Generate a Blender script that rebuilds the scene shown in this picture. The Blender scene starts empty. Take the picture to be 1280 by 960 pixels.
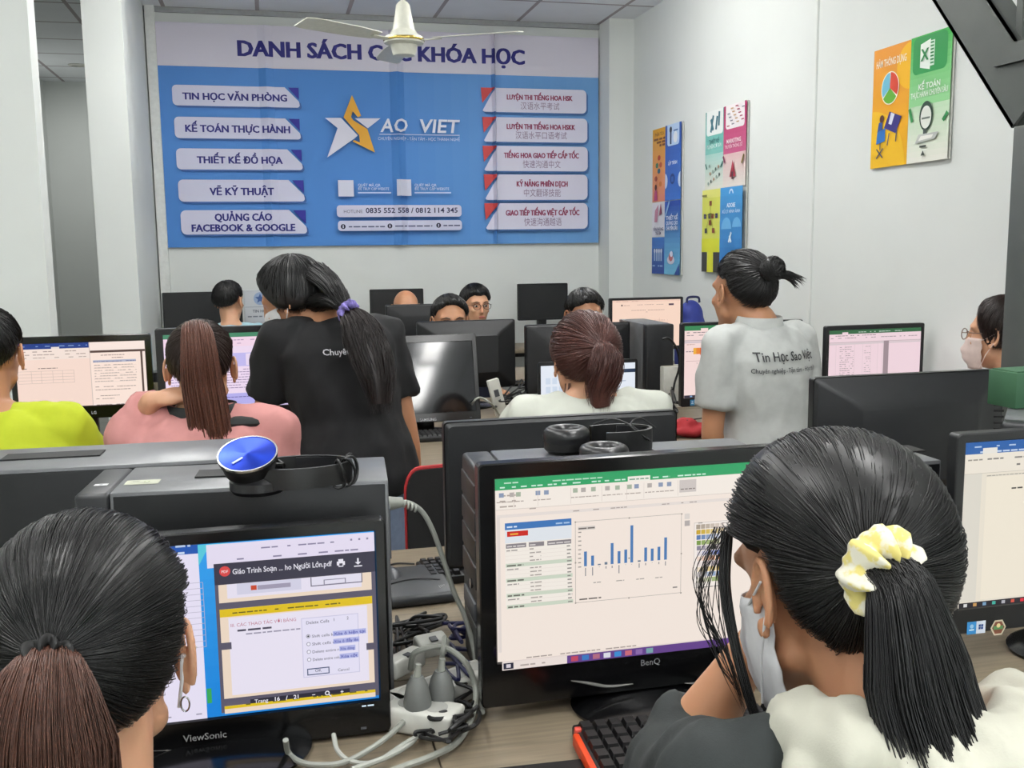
import bpy, bmesh, math, random
import numpy as np
from mathutils import Vector, Matrix, noise as mnoise
from mathutils.bvhtree import BVHTree
R = math.radians
random.seed(7); np.random.seed(7)
SC = bpy.context.scene
COL = SC.collection
# ------------------------------------------------------------------ camera
CAMZ = 1.45; FPX = 1250.0
YAW, PITCH, ROLL = R(13.5), R(7.83), R(0.7)
_f0 = Vector((math.sin(YAW), math.cos(YAW), 0))
_r0 = Vector((math.cos(YAW), -math.sin(YAW), 0))
_f = (_f0*math.cos(PITCH) - Vector((0,0,1))*math.sin(PITCH)).normalized()
_u0 = _r0.cross(_f)
_r = _r0*math.cos(ROLL) - _u0*math.sin(ROLL)
_u = _u0*math.cos(ROLL) + _r0*math.sin(ROLL)
CAM = Vector((0,0,CAMZ))
cd = bpy.data.cameras.new('camera'); cam = bpy.data.objects.new('camera', cd); COL.objects.link(cam)
m3 = Matrix((_r, _u, -_f)).transposed()
cam.matrix_world = Matrix.Translation(CAM) @ m3.to_4x4()
cd.sensor_fit = 'HORIZONTAL'; cd.sensor_width = 36.0; cd.lens = 36.0*FPX/1280.0
cd.clip_start = 0.05; cd.clip_end = 100
SC.camera = cam
def ray(px, py): return _r*((px-640)/FPX) + _u*((480-py)/FPX) + _f
def at(px, py, Y):
    d = ray(px, py); return CAM + d*(Y/d.y)
def atz(px, py, z):
    d = ray(px, py); return CAM + d*((z-CAMZ)/d.z)
def atx(px, py, X):
    d = ray(px, py); return CAM + d*(X/d.x)
# ------------------------------------------------------------------ colour management, world, lamps
SC.view_settings.view_transform = 'Standard'; SC.view_settings.look = 'None'
SC.view_settings.gamma = 1; SC.view_settings.use_curve_mapping = False
SC.view_settings.exposure = 0.0
w = bpy.data.worlds.new('world'); SC.world = w; w.use_nodes = True
w.node_tree.nodes['Background'].inputs[0].default_value = (0.9, 0.95, 1.0, 1)
w.node_tree.nodes['Background'].inputs[1].default_value = 0.25
LAMPS = [(-0.7,-0.9,18),(1.38,-0.55,12),(1.38,-1.85,12),(-0.7,1.2,14),(1.1,1.2,17),(-0.5,3.2,11),(1.3,3.2,14),(-0.2,5.2,15),(1.6,5.2,17)]
CEIL = 3.04
def area(name, loc, sx, sy, W, rot=(0,0,0), col=(1,0.99,0.97)):
    l = bpy.data.lights.new(name, 'AREA'); l.shape = 'RECTANGLE'; l.size = sx; l.size_y = sy; l.energy = W; l.color = col
    o = bpy.data.objects.new(name, l); COL.objects.link(o); o.location = loc; o.rotation_euler = rot; return o
for x, y, q in LAMPS:      # bare battens: a downward lamp, plus upward lamps added to brighten the ceiling
    area('ceiling_lamp', (x, y, CEIL-0.095), 0.16, 1.2, q)
    for s_ in (-1,1): area('ceiling_lamp_upward', (x+s_*0.07, y, CEIL-0.09), 0.05, 1.2, q*0.85, (0,R(180-s_*25),0))
# cool area lamp behind the camera, for daylight from an assumed, unseen shop front
area('assumed_shopfront_daylight', (0.3, -3.15, 1.6), 3.4, 2.4, 45.0, (R(90),0,0), (0.92,0.97,1.0))
# ------------------------------------------------------------------ materials
def lin(c):
    if isinstance(c, str):
        c = c.lstrip('#'); c = [int(c[i:i+2],16)/255 for i in (0,2,4)]
    return tuple(v/12.92 if v <= 0.04045 else ((v+0.055)/1.055)**2.4 for v in c)
MATS = {}
def M(name, col, rough=0.5, metal=0.0, spec=0.5, var=0.06, scale=40.0, bump=0.0, bscale=200.0, stretch=(1,1,1), sheen=0.0, sss=0.0, coat=0.0):
    if name in MATS: return MATS[name]
    m = bpy.data.materials.new(name); m.use_nodes = True
    nt = m.node_tree; b = nt.nodes['Principled BSDF']
    c = lin(col)
    tc = nt.nodes.new('ShaderNodeTexCoord'); mp = nt.nodes.new('ShaderNodeMapping'); mp.inputs['Scale'].default_value = stretch
    nt.links.new(tc.outputs['Object'], mp.inputs['Vector'])
    nz = nt.nodes.new('ShaderNodeTexNoise'); nz.inputs['Scale'].default_value = scale; nz.inputs['Detail'].default_value = 4
    nt.links.new(mp.outputs['Vector'], nz.inputs['Vector'])
    rp = nt.nodes.new('ShaderNodeValToRGB')
    rp.color_ramp.elements[0].position = 0.3; rp.color_ramp.elements[1].position = 0.7
    rp.color_ramp.elements[0].color = tuple(v*(1-var) for v in c)+(1,)
    rp.color_ramp.elements[1].color = tuple(min(1,v*(1+var)) for v in c)+(1,)
    nt.links.new(nz.outputs['Fac'], rp.inputs['Fac']); nt.links.new(rp.outputs['Color'], b.inputs['Base Color'])
    b.inputs['Roughness'].default_value = rough; b.inputs['Metallic'].default_value = metal
    b.inputs['Specular IOR Level'].default_value = spec
    if sheen: b.inputs['Sheen Weight'].default_value = sheen
    if coat: b.inputs['Coat Weight'].default_value = coat
    if sss:
        b.inputs['Subsurface Weight'].default_value = sss; b.inputs['Subsurface Scale'].default_value = 0.01
    if bump:
        n2 = nt.nodes.new('ShaderNodeTexNoise'); n2.inputs['Scale'].default_value = bscale; n2.inputs['Detail'].default_value = 3
        nt.links.new(mp.outputs['Vector'], n2.inputs['Vector'])
        bp = nt.nodes.new('ShaderNodeBump'); bp.inputs['Strength'].default_value = bump; bp.inputs['Distance'].default_value = 0.002
        nt.links.new(n2.outputs['Fac'], bp.inputs['Height']); nt.links.new(bp.outputs['Normal'], b.inputs['Normal'])
    MATS[name] = m; return m
def attr_mat(name, emit, rough=0.5):
    m = bpy.data.materials.new(name); m.use_nodes = True
    nt = m.node_tree; b = nt.nodes['Principled BSDF']
    a = nt.nodes.new('ShaderNodeAttribute'); a.attribute_name = 'Col'
    if emit:
        b.inputs['Base Color'].default_value = (0.01,0.01,0.01,1)
        nt.links.new(a.outputs['Color'], b.inputs['Emission Color']); b.inputs['Emission Strength'].default_value = emit
        b.inputs['Specular IOR Level'].default_value = 0.15
    else:
        nt.links.new(a.outputs['Color'], b.inputs['Base Color']); b.inputs['Specular IOR Level'].default_value = 0.25
    b.inputs['Roughness'].default_value = rough
    return m
SCREEN = attr_mat('lit_screen', 0.97, 0.4)
PRINT = attr_mat('printed_vinyl', 0, 0.5)
WALLM = M('white_wall_paint', (0.86,0.875,0.865), 0.75, var=0.015, scale=3, bump=0.05, bscale=300)
BLACKP = M('black_plastic', (0.075,0.08,0.088), 0.42, var=0.12, scale=90, bump=0.04, bscale=900)
GLOSSB = M('glossy_black_plastic', (0.035,0.036,0.042), 0.18, var=0.1)
BACKP = M('matte_black_plastic', (0.085,0.09,0.10), 0.5, var=0.1, bump=0.03, bscale=900)
CASEM = M('reflection_paled_steel', (0.40,0.405,0.415), 0.36, 0.2, spec=0.7, var=0.06, bump=0.05, bscale=1200)  # dark case steel, colour paled to imitate the glancing reflection on the tops
SIDEM = M('black_painted_steel', (0.06,0.065,0.075), 0.4, 0.2, var=0.08, bump=0.03, bscale=1200)
GREYP = M('grey_plastic', (0.3,0.31,0.33), 0.45)
WHITEP = M('white_plastic', (0.80,0.80,0.77), 0.4)
CABLEG = M('grey_cable_rubber', (0.55,0.56,0.53), 0.5)
CABLEB = M('black_cable_rubber', (0.05,0.05,0.055), 0.45)
CHROME = M('chrome', (0.75,0.75,0.76), 0.2, 1.0)
# ------------------------------------------------------------------ objects
def link(o, parent=None):
    COL.objects.link(o)
    if parent is not None: o.parent = parent
    return o
def tag(o, label=None, cat=None, group=None, kind=None):
    if label: o['label'] = label
    if cat: o['category'] = cat
    if group: o['group'] = group
    if kind: o['kind'] = kind
    return o
def thing(name, label, cat, loc=(0,0,0), rz=0.0, group=None):
    o = bpy.data.objects.new(name, None); o.empty_display_size = 0.05
    link(o); o.location = loc; o.rotation_euler = (0,0,rz)
    return tag(o, label, cat, group)
def mesh_obj(name, verts, faces, mat, parent=None, smooth=False):
    me = bpy.data.meshes.new(name); me.from_pydata([tuple(v) for v in verts], [], faces); me.update()
    if smooth: me.polygons.foreach_set('use_smooth', [True]*len(me.polygons))
    me.materials.append(mat)
    return link(bpy.data.objects.new(name, me), parent)
class MB:
    """collects shapes into one mesh"""
    def __init__(s, off=(0,0,0)): s.bm = bmesh.new(); s.off = Vector(off)
    def _tr(s, vs, mat):
        for v in vs: v.co = mat @ v.co
    def box(s, c, size, rot=(0,0,0), bevel=0.0, seg=2):
        r = bmesh.ops.create_cube(s.bm, size=1.0); vs = r['verts']
        for v in vs: v.co = Vector((v.co.x*size[0], v.co.y*size[1], v.co.z*size[2]))
        if bevel:
            es = list({e for v in vs for e in v.link_edges})
            rb = bmesh.ops.bevel(s.bm, geom=es, offset=bevel, segments=seg, profile=0.5, affect='EDGES')
            vs = list({v for f in rb['faces'] for v in f.verts} | {v for v in vs if v.is_valid})
        mt = Matrix.Translation(Vector(c)-s.off) @ (rot if isinstance(rot, Matrix) else Matrix.Rotation(rot[2],4,'Z')@Matrix.Rotation(rot[1],4,'Y')@Matrix.Rotation(rot[0],4,'X'))
        s._tr(vs, mt); return s
    def ell(s, c, r, rot=None, seg=20):
        q = bmesh.ops.create_uvsphere(s.bm, u_segments=seg, v_segments=max(8,seg*2//3), radius=1.0)
        m = Matrix.Diagonal((r[0],r[1],r[2],1))
        if rot is not None: m = rot.to_4x4() @ m
        s._tr(q['verts'], Matrix.Translation(Vector(c)-s.off) @ m); return s
    def loft(s, rings, cap=True, closed_u=False):
        bm = s.bm; L = [[bm.verts.new(Vector(p)-s.off) for p in rg] for rg in rings]
        n = len(L[0])
        for a, b in zip(L[:-1], L[1:]):
            for i in range(n):
                j = (i+1) % n
                bm.faces.new((a[i], a[j], b[j], b[i]))
        if closed_u:
            a, b = L[-1], L[0]
            for i in range(n):
                j = (i+1) % n
                bm.faces.new((a[i], a[j], b[j], b[i]))
        elif cap:
            bm.faces.new(L[0][::-1]); bm.faces.new(L[-1])
        return s
    def tube(s, pts, r, n=8, cap=True, closed=False, flat=None):
        pts = [Vector(p) for p in pts]; m = len(pts)
        rr = r if hasattr(r, '__len__') else [r]*m
        rings = []; prev = None
        for i, p in enumerate(pts):
            if closed: t = pts[(i+1)%m]-pts[i-1]
            else: t = (pts[min(i+1,m-1)]-pts[max(i-1,0)])
            t = t.normalized() if t.length > 1e-9 else Vector((0,0,1))
            if prev is None:
                a = Vector((0,0,1)) if abs(t.z) < 0.9 else Vector((1,0,0))
                x = t.cross(a).normalized()
            else:
                x = (prev - t*prev.dot(t)); x = x.normalized() if x.length > 1e-6 else t.orthogonal().normalized()
            prev = x; y = t.cross(x)
            f = flat or (1,1)
            rings.append([p + (x*math.cos(k*2*math.pi/n)*f[0] + y*math.sin(k*2*math.pi/n)*f[1])*rr[i] for k in range(n)])
        return s.loft(rings, cap, closed)
    def cyl(s, p0, p1, r0, r1=None, n=20):
        r1 = r0 if r1 is None else r1
        return s.tube([p0, p1], [r0, r1], n)
    def lathe(s, prof, c=(0,0,0), n=32, rot=None, closed=False):
        """prof: (radius, height) pairs around local Z"""
        rings = []
        for r, h in prof:
            rg = []
            for k in range(n):
                a = 2*math.pi*k/n; v = Vector((r*math.cos(a), r*math.sin(a), h))
                if rot is not None: v = rot @ v
                rg.append(Vector(c)+v)
            rings.append(rg)
        return s.loft(rings, closed_u=closed)
    def cap(s, p0, r0, p1, r1, n=12):
        """tapered capsule as a closed lofted shape"""
        p0, p1 = Vector(p0), Vector(p1); d = p1-p0; L = d.length
        t = d/L if L > 1e-6 else Vector((0,0,1))
        pts, rr = [], []
        for a in (-88,-60,-30): pts.append(p0 + t*r0*math.sin(R(a))); rr.append(r0*math.cos(R(a)))
        pts.append(p0); rr.append(r0); pts.append(p1); rr.append(r1)
        for a in (30,60,88): pts.append(p1 + t*r1*math.sin(R(a))); rr.append(r1*math.cos(R(a)))
        return s.tube(pts, rr, n)
    def prism(s, poly, y0, y1):
        """polygon in local XZ extruded along Y"""
        s.loft([[Vector((x,y0,z)) for x,z in poly],[Vector((x,y1,z)) for x,z in poly]]); return s
    def build(s, name, mat, parent=None, smooth=True, angle=35):
        bm = s.bm
        bmesh.ops.recalc_face_normals(bm, faces=bm.faces)
        me = bpy.data.meshes.new(name); bm.to_mesh(me); bm.free()
        if smooth:
            me.polygons.foreach_set('use_smooth', [True]*len(me.polygons))
            me.set_sharp_from_angle(angle=R(angle))
        me.materials.append(mat)
        return link(bpy.data.objects.new(name, me), parent)
def remeshed(mb, name, mat, parent, voxel=0.008, smooth=4, disp=None):
    """fuses the collected shapes into one continuous smooth skin"""
    bmesh.ops.recalc_face_normals(mb.bm, faces=mb.bm.faces)
    me = bpy.data.meshes.new('tmp'); mb.bm.to_mesh(me); mb.bm.free()
    o = link(bpy.data.objects.new('tmp', me))
    r = o.modifiers.new('r','REMESH'); r.mode = 'VOXEL'; r.voxel_size = voxel
    sm = o.modifiers.new('s','SMOOTH'); sm.factor = 0.5; sm.iterations = smooth
    dg = bpy.context.evaluated_depsgraph_get()
    me2 = bpy.data.meshes.new_from_object(o.evaluated_get(dg)); me2.name = name
    bpy.data.objects.remove(o); bpy.data.meshes.remove(me)
    if disp:
        no = [v.normal.copy() for v in me2.vertices]
        for v, n in zip(me2.vertices, no): v.co = v.co + n*disp(v.co)
    me2.polygons.foreach_set('use_smooth', [True]*len(me2.polygons))
    me2.materials.clear(); me2.materials.append(mat)
    return link(bpy.data.objects.new(name, me2), parent)
def copy_tree(o, parent=None):
    c = o.copy(); COL.objects.link(c); c.parent = parent
    for ch in list(o.children): copy_tree(ch, c)
    return c
def catmull(pts, k=8):
    P = [Vector(p) for p in pts]; P = [P[0]*2-P[1]] + P + [P[-1]*2-P[-2]]; out = []
    for i in range(1, len(P)-2):
        for j in range(k):
            t = j/k; a,b,c,d = P[i-1],P[i],P[i+1],P[i+2]
            out.append(0.5*((2*b)+(c-a)*t+(2*a-5*b+4*c-d)*t*t+(3*b-a-3*c+d)*t*t*t))
    out.append(P[-2]); return out
# ------------------------------------------------------------------ flat print / screen drawing
_TXT = {}
def text_geo(s, bold):
    k = (s, bold)
    if k in _TXT: return _TXT[k]
    c = bpy.data.curves.new('t','FONT'); c.body = s; c.size = 1.0; c.offset = bold; c.resolution_u = 2
    o = link(bpy.data.objects.new('t', c)); dg = bpy.context.evaluated_depsgraph_get()
    me = bpy.data.meshes.new_from_object(o.evaluated_get(dg))
    vs = [(v.co.x, v.co.y) for v in me.vertices]; fs = [tuple(p.vertices) for p in me.polygons]
    bpy.data.objects.remove(o); bpy.data.curves.remove(c); bpy.data.meshes.remove(me)
    if vs:
        x0 = min(v[0] for v in vs); x1 = max(v[0] for v in vs)
    else: x0 = x1 = 0
    _TXT[k] = (vs, fs, x0, x1); return _TXT[k]
class Canvas:
    """coloured polygons on a plane facing local -Y; units: 0..W across, 0..H up, scaled to sx x sz metres"""
    def __init__(s, W, H, sx, sz, eps=0.00012):
        s.W, s.H, s.sx, s.sz, s.eps = W, H, sx, sz, eps; s.v = []; s.f = []; s.c = []; s.n = 0
    def P(s, x, y): return ((x/s.W-0.5)*s.sx, -s.n*s.eps, (y/s.H-0.5)*s.sz)
    def poly(s, pts, col, same=False):
        if not same: s.n += 1
        b = len(s.v); s.v += [s.P(*p) for p in pts]; s.f.append(tuple(range(b, b+len(pts)))); s.c.append(lin(col)); return s
    def rect(s, x0, y0, x1, y1, col, same=False): return s.poly([(x0,y0),(x1,y0),(x1,y1),(x0,y1)], col, same)
    def rrect(s, x0, y0, x1, y1, r, col, k=5):
        pts = []
        for cx, cy, a0 in ((x1-r,y0+r,-90),(x1-r,y1-r,0),(x0+r,y1-r,90),(x0+r,y0+r,180)):
            for i in range(k+1):
                a = R(a0+90*i/k); pts.append((cx+r*math.cos(a), cy+r*math.sin(a)))
        return s.poly(pts, col)
    def disc(s, cx, cy, r, col, a0=0, a1=360, ry=None, n=24):
        ry = ry or r
        pts = [(cx+r*math.cos(R(a0+(a1-a0)*i/n)), cy+ry*math.sin(R(a0+(a1-a0)*i/n))) for i in range(n if a1-a0 >= 360 else n+1)]
        if a1-a0 < 360: pts.append((cx,cy))
        return s.poly(pts, col)
    def line(s, x0, y0, x1, y1, w, col):
        dx, dy = x1-x0, y1-y0; L = math.hypot(dx,dy); nx, ny = -dy/L*w/2, dx/L*w/2
        return s.poly([(x0-nx,y0-ny),(x1-nx,y1-ny),(x1+nx,y1+ny),(x0+nx,y0+ny)], col)
    def text(s, t, x, y, h, col, align='c', bold=0.0, width=None, slant=0.0):
        if bold > 0.03:
            d = bold*0.55*h
            for q in (-d,0,d): s.text(t, x+q, y, h, col, align, 0.02, width, slant)
            return s
        vs, fs, x0, x1 = text_geo(t, bold); s.n += 1
        wd = (x1-x0)*h; kx = 1.0 if not width else width/wd; wd *= kx
        ox = x - (wd/2 if align == 'c' else wd if align == 'r' else 0)
        b = len(s.v)
        s.v += [s.P(ox+(vx-x0)*h*kx+vy*h*slant, y+vy*h) for vx, vy in vs]
        for f in fs: s.f.append(tuple(b+i for i in f)); s.c.append(lin(col))
        return s
    def words(s, x0, x1, y, h, col, seed=0, dens=0.8):
        """an unreadable run of print: short dashes"""
        rd = random.Random(seed); x = x0; s.n += 1; first = True
        while x < x1:
            wv = h*rd.uniform(1.2,3.6)
            if rd.random() < dens: s.rect(x, y, min(x+wv,x1), y+h*0.55, col, True)
            x += wv + h*0.5
        return s
    def build(s, name, mat, parent=None, seams=()):
        me = bpy.data.meshes.new(name); me.from_pydata(s.v, [], s.f); me.update()
        a = me.color_attributes.new('Col','FLOAT_COLOR','CORNER'); i = 0
        buf = []
        for f, c in zip(s.f, s.c): buf += list(c)+[1.0] if False else (list(c)+[1.0])*len(f)
        a.data.foreach_set('color', buf)
        if seams:
            bm = bmesh.new(); bm.from_mesh(me)
            for x, dep, wd in seams:
                for q in (x-wd, x, x+wd):
                    bmesh.ops.bisect_plane(bm, geom=bm.verts[:]+bm.edges[:]+bm.faces[:], plane_co=(q,0,0), plane_no=(1,0,0))
                for v in bm.verts:
                    d = abs(v.co.x-x)
                    if d < wd: v.co.y -= dep*(1-d/wd)
            bm.to_mesh(me); bm.free()
        me.materials.append(mat)
        return link(bpy.data.objects.new(name, me), parent)
# ------------------------------------------------------------------ the room
YB = 7.22; XR = 2.6; XL = at(183,40,7.22).x
YC = atx(157,100,XL).y
def grid_mat(name, col, line, size, lw, rough, var=0.02, spec=0.5):
    m = M(name, col, rough, var=var, scale=6, spec=spec); nt = m.node_tree; b = nt.nodes['Principled BSDF']
    base = b.inputs['Base Color'].links[0].from_socket
    br = nt.nodes.new('ShaderNodeTexBrick'); br.offset = 0; br.squash = 1
    br.inputs['Scale'].default_value = 1.0; br.inputs['Mortar Size'].default_value = lw
    br.inputs['Brick Width'].default_value = size; br.inputs['Row Height'].default_value = size
    br.inputs['Mortar'].default_value = lin(line)+(1,)
    nt.links.new(base, br.inputs['Color1']); nt.links.new(base, br.inputs['Color2'])
    g = nt.nodes.new('ShaderNodeNewGeometry'); nt.links.new(g.outputs['Position'], br.inputs['Vector'])
    nt.links.new(br.outputs['Color'], b.inputs['Base Color']); return m
FLOORM = grid_mat('white_floor_tiles', (0.80,0.80,0.77), (0.55,0.55,0.53), 0.6, 0.004, 0.25)
CEILM = grid_mat('ceiling_tiles', (0.90,0.91,0.925), (0.64,0.61,0.62), 0.6, 0.014, 0.8)
def struct(name, c, size, mat=WALLM, bevel=0):
    return tag(MB().box(c, size, bevel=bevel).build(name, mat, smooth=False), kind='structure')
struct('floor', (0.1,3.6,-0.05), (5.4,14.0,0.1), FLOORM)
struct('ceiling', (0.1,3.6,CEIL+0.05), (5.4,14.0,0.1), CEILM)
struct('wall_back', (0.9,YB+0.1,1.52), (3.7,0.2,3.04))
struct('wall_right', (XR+0.1,2.0,1.52), (0.2,10.8,3.04))
struct('wall_pilaster', (XR-0.002,4.70,1.52), (0.016,0.46,3.04), bevel=0.006)
struct('wall_corner_column', (2.51,7.10,1.52), (0.19,0.24,3.04))
struct('wall_front', (0.1,-3.3,1.52), (5.4,0.2,3.04))
struct('wall_left', (-2.5,0.65,1.52), (0.2,8.0,3.04))
PX0 = at(48,200,4.6).x
struct('wall_partition', ((-2.4+PX0)/2,4.67,1.52), (PX0+2.4,0.14,3.04))
CX0 = at(107,100,YC).x
struct('wall_column', ((CX0+XL)/2,YC+0.1,1.52), (XL-CX0,0.2,3.04))
struct('wall_left_end', (XL-0.07,(YC+7.5)/2,1.52), (0.12,7.3-YC,3.04))
struct('trim_corner', (XL+0.03,YB-0.03,1.52), (0.06,0.06,3.04), M('trim_white',(0.86,0.87,0.86),0.5))
struct('trim_ceiling_back', (0.85,YB-0.012,CEIL-0.016), (3.2,0.024,0.032), M('trim_grey',(0.62,0.63,0.64),0.5))
# corridor beyond the left partition
struct('wall_corridor_left', (-2.05,7.6,1.52), (0.14,5.8,3.04))
struct('wall_corridor_right', (CX0+0.09,(YC+10.5)/2,1.52), (0.14,10.3-YC,3.04))
struct('wall_corridor_end', (-1.5,10.5,1.52), (1.4,0.14,3.04))
def door(name, x, y):
    p = tag(MB().box((x,y,1.05),(0.5,0.05,2.1),bevel=0.005).build(name, M('grey_door_paint',(0.5,0.5,0.48),0.5)), kind='structure')
    fr = MB(); fr.box((x-0.28,y,1.07),(0.05,0.08,2.14)); fr.box((x+0.28,y,1.07),(0.05,0.08,2.14)); fr.box((x,y,2.13),(0.6,0.08,0.05)); fr.build('door_frame', M('door_frame_paint',(0.42,0.42,0.41),0.5), p)
    MB().tube([(x-0.19,y-0.03,1.0),(x-0.19,y-0.07,1.0),(x-0.09,y-0.07,1.0)],0.009).build('door_handle', CHROME, p)
door('door_1', CX0-0.22, 10.39)
area('corridor_downlight', tuple(atz(97,81,CEIL-0.03)), 0.1, 0.1, 9.0)
dl = thing('downlight', 'small round recessed downlight in the dim corridor ceiling', 'light', tuple(atz(97,81,CEIL)))
MB().lathe([(0.05,0.0),(0.075,0.0),(0.078,-0.006),(0.05,-0.012)],n=24,closed=True).build('trim_ring', WHITEP, dl)
MB().lathe([(0.0,-0.003),(0.05,-0.004),(0.05,-0.001),(0.0,-0.001)],n=24).build('lens', M('frosted_lens',(0.7,0.7,0.68),0.3), dl)
for x, y, q in LAMPS:
    t = thing('ceiling_light', 'white fluorescent batten light on the ceiling, out of the frame', 'light', (x,y,CEIL), group='ceiling battens')
    MB().box((0,0,-0.03),(0.07,1.26,0.06),bevel=0.008).build('housing', WHITEP, t)
    MB().box((0,0.615,-0.07),(0.17,0.02,0.05),bevel=0.004).build('end_cap', GREYP, t)
    MB().box((0,-0.615,-0.07),(0.17,0.02,0.05),bevel=0.004).build('end_cap', GREYP, t)
# ------------------------------------------------------------------ the course banner
YN = YB-0.02
c0 = (at(187,30,YN)+at(203,310,YN)+at(747,45,YN)+at(748,303,YN))/4
bx0 = (at(187,30,YN).x+at(203,310,YN).x)/2; bx1 = (at(747,45,YN).x+at(748,303,YN).x)/2
bz1 = (at(187,30,YN).z+at(747,45,YN).z)/2; bz0 = (at(203,310,YN).z+at(748,303,YN).z)/2
bz1 = min(bz1, CEIL-0.035)
BW, BH = bx1-bx0, bz1-bz0
ban = thing('course_banner', 'large blue and white banner listing the courses, stretched over the back wall', 'banner', ((bx0+bx1)/2, YN, bz0))
cv = Canvas(BW, BH, BW, BH, 0.0004)
def bp(px, py):
    p = at(px, py, YN); return (p.x-bx0, p.z-bz0)
BLUE = '4a82c8'; PILL = 'd0d0e6'; NAVY = '2b2a78'; HEAD = 'd6d2e0'
cv.rect(0,0,BW,BH,BLUE)
# lighter blue towards the printed right half
for i in range(14):
    x0 = BW*(0.45+0.55*i/14)
    t = i/13; cv.rect(x0,0,BW,BH,(0.29+0.13*t,0.51+0.10*t,0.785+0.03*t))
hz = (bp(187,85.6)[1]+bp(747,94)[1])/2
cv.rect(0,hz,BW,BH,HEAD)
x0 = bp(298,75)[0]; x1 = bp(655,78)[0]
cv.text('DANH SÁCH CÁC KHÓA HỌC', (x0+x1)/2, bp(476,75)[1]-0.002, 0.142, NAVY, bold=0.055, width=x1-x0)
def pill_left(tl, br, lines):
    xa, za = bp(*tl); xb, zb = bp(*br); h = za-zb; r = h*0.22
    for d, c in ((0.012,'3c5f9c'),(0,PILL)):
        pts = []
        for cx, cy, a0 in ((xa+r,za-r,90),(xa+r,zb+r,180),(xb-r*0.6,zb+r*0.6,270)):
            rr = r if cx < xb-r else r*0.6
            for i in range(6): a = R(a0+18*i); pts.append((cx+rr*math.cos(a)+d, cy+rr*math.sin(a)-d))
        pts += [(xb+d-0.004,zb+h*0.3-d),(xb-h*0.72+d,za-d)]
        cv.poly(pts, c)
    cv.poly([(xb-h*0.55,za-0.002),(xb-0.004,za-0.002),(xb-0.004,za-h*0.60)], '2e2f92')
    if len(lines) == 1:
        cv.text(lines[0][0], (xa+xb)/2-h*0.22+lines[0][2], zb+h*0.30, h*0.47, NAVY, bold=0.042, width=lines[0][1])
    else:
        for k, (t, wd, dx) in enumerate(lines): cv.text(t, (xa+xb)/2-h*0.22+dx, zb+h*(0.56-0.44*k), h*0.42, NAVY, bold=0.042, width=wd)
pxm = (bp(600,200)[0]-bp(300,200)[0])/300
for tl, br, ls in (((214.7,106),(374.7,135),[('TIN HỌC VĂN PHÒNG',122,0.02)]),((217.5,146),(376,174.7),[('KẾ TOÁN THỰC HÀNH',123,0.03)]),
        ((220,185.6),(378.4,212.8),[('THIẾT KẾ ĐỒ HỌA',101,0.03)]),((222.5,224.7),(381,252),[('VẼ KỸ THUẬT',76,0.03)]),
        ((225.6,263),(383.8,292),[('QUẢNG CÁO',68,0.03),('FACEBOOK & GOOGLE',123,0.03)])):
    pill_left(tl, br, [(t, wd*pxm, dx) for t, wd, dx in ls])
def pill_right(tl, br, t1, w1, t2, w2):
    xa, za = bp(*tl); xb, zb = bp(*br); h = za-zb; r = h*0.2
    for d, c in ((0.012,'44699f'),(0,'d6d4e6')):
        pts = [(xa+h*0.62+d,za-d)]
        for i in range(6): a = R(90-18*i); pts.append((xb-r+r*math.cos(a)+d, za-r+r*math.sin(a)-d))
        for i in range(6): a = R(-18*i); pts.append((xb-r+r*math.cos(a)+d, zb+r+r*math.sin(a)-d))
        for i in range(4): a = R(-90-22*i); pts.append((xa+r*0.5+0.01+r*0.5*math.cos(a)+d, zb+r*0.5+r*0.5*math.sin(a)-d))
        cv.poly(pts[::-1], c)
    cv.poly([(xa,za),(xa+0.01,za-h*0.64),(xa+h*0.58,za)], 'c04848')
    xm = (xa+xb)/2+h*0.25
    cv.text(t1, xm, zb+h*0.53, h*0.29, '8c3558', bold=0.045, width=w1*pxm)
    cv.text(t2, xm, zb+h*0.15, h*0.34, '8a7490', bold=0.0, width=w2*pxm)
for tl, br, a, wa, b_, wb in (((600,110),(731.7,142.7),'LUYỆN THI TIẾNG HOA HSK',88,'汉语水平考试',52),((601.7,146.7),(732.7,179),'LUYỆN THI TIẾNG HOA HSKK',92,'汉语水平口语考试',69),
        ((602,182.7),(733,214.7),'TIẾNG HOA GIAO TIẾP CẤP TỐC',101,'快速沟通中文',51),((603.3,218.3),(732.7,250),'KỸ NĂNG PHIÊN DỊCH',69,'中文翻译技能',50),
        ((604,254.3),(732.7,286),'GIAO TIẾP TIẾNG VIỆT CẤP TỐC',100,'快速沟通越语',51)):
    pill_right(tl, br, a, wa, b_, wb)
def lp(x, y): return bp(400+x/6.4, 80+y/6.4)
def lq(x, y): return bp(400+x/6.4, 210+y/6.4)
ORG = [(252,255),(325,420),(300,432),(258,385),(245,430),(262,455),(375,525),(435,712),(258,625),(268,612),(315,632),(310,575),(185,432)]
cv.poly([lp(x,y) for x,y in ORG][::-1], 'd9a13a')
cv.poly([lp(x,y) for x,y in [(38,437),(165,437),(298,577),(268,603),(55,752),(138,518)]][::-1], 'dcdcec')
cv.poly([lp(x,y) for x,y in [(275,440),(480,440),(378,520)]][::-1], 'dcdcec')
a, b_ = lp(478,547), lp(1115,547)
cv.text('AO', a[0], a[1], 0.128, 'e2e4f0', 'l', bold=0.018, width=lp(690,547)[0]-a[0], slant=0.14)
cv.text('VIET', lp(780,547)[0], a[1], 0.128, 'e2e4f0', 'l', bold=0.018, width=b_[0]-lp(780,547)[0]-0.015, slant=0.14)
a, b_ = lp(470,567), lp(1108,567); cv.rect(a[0],a[1]-0.003,b_[0],a[1]+0.003,'c2cce4')
a, b_ = lp(460,613), lp(1110,613)
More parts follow.
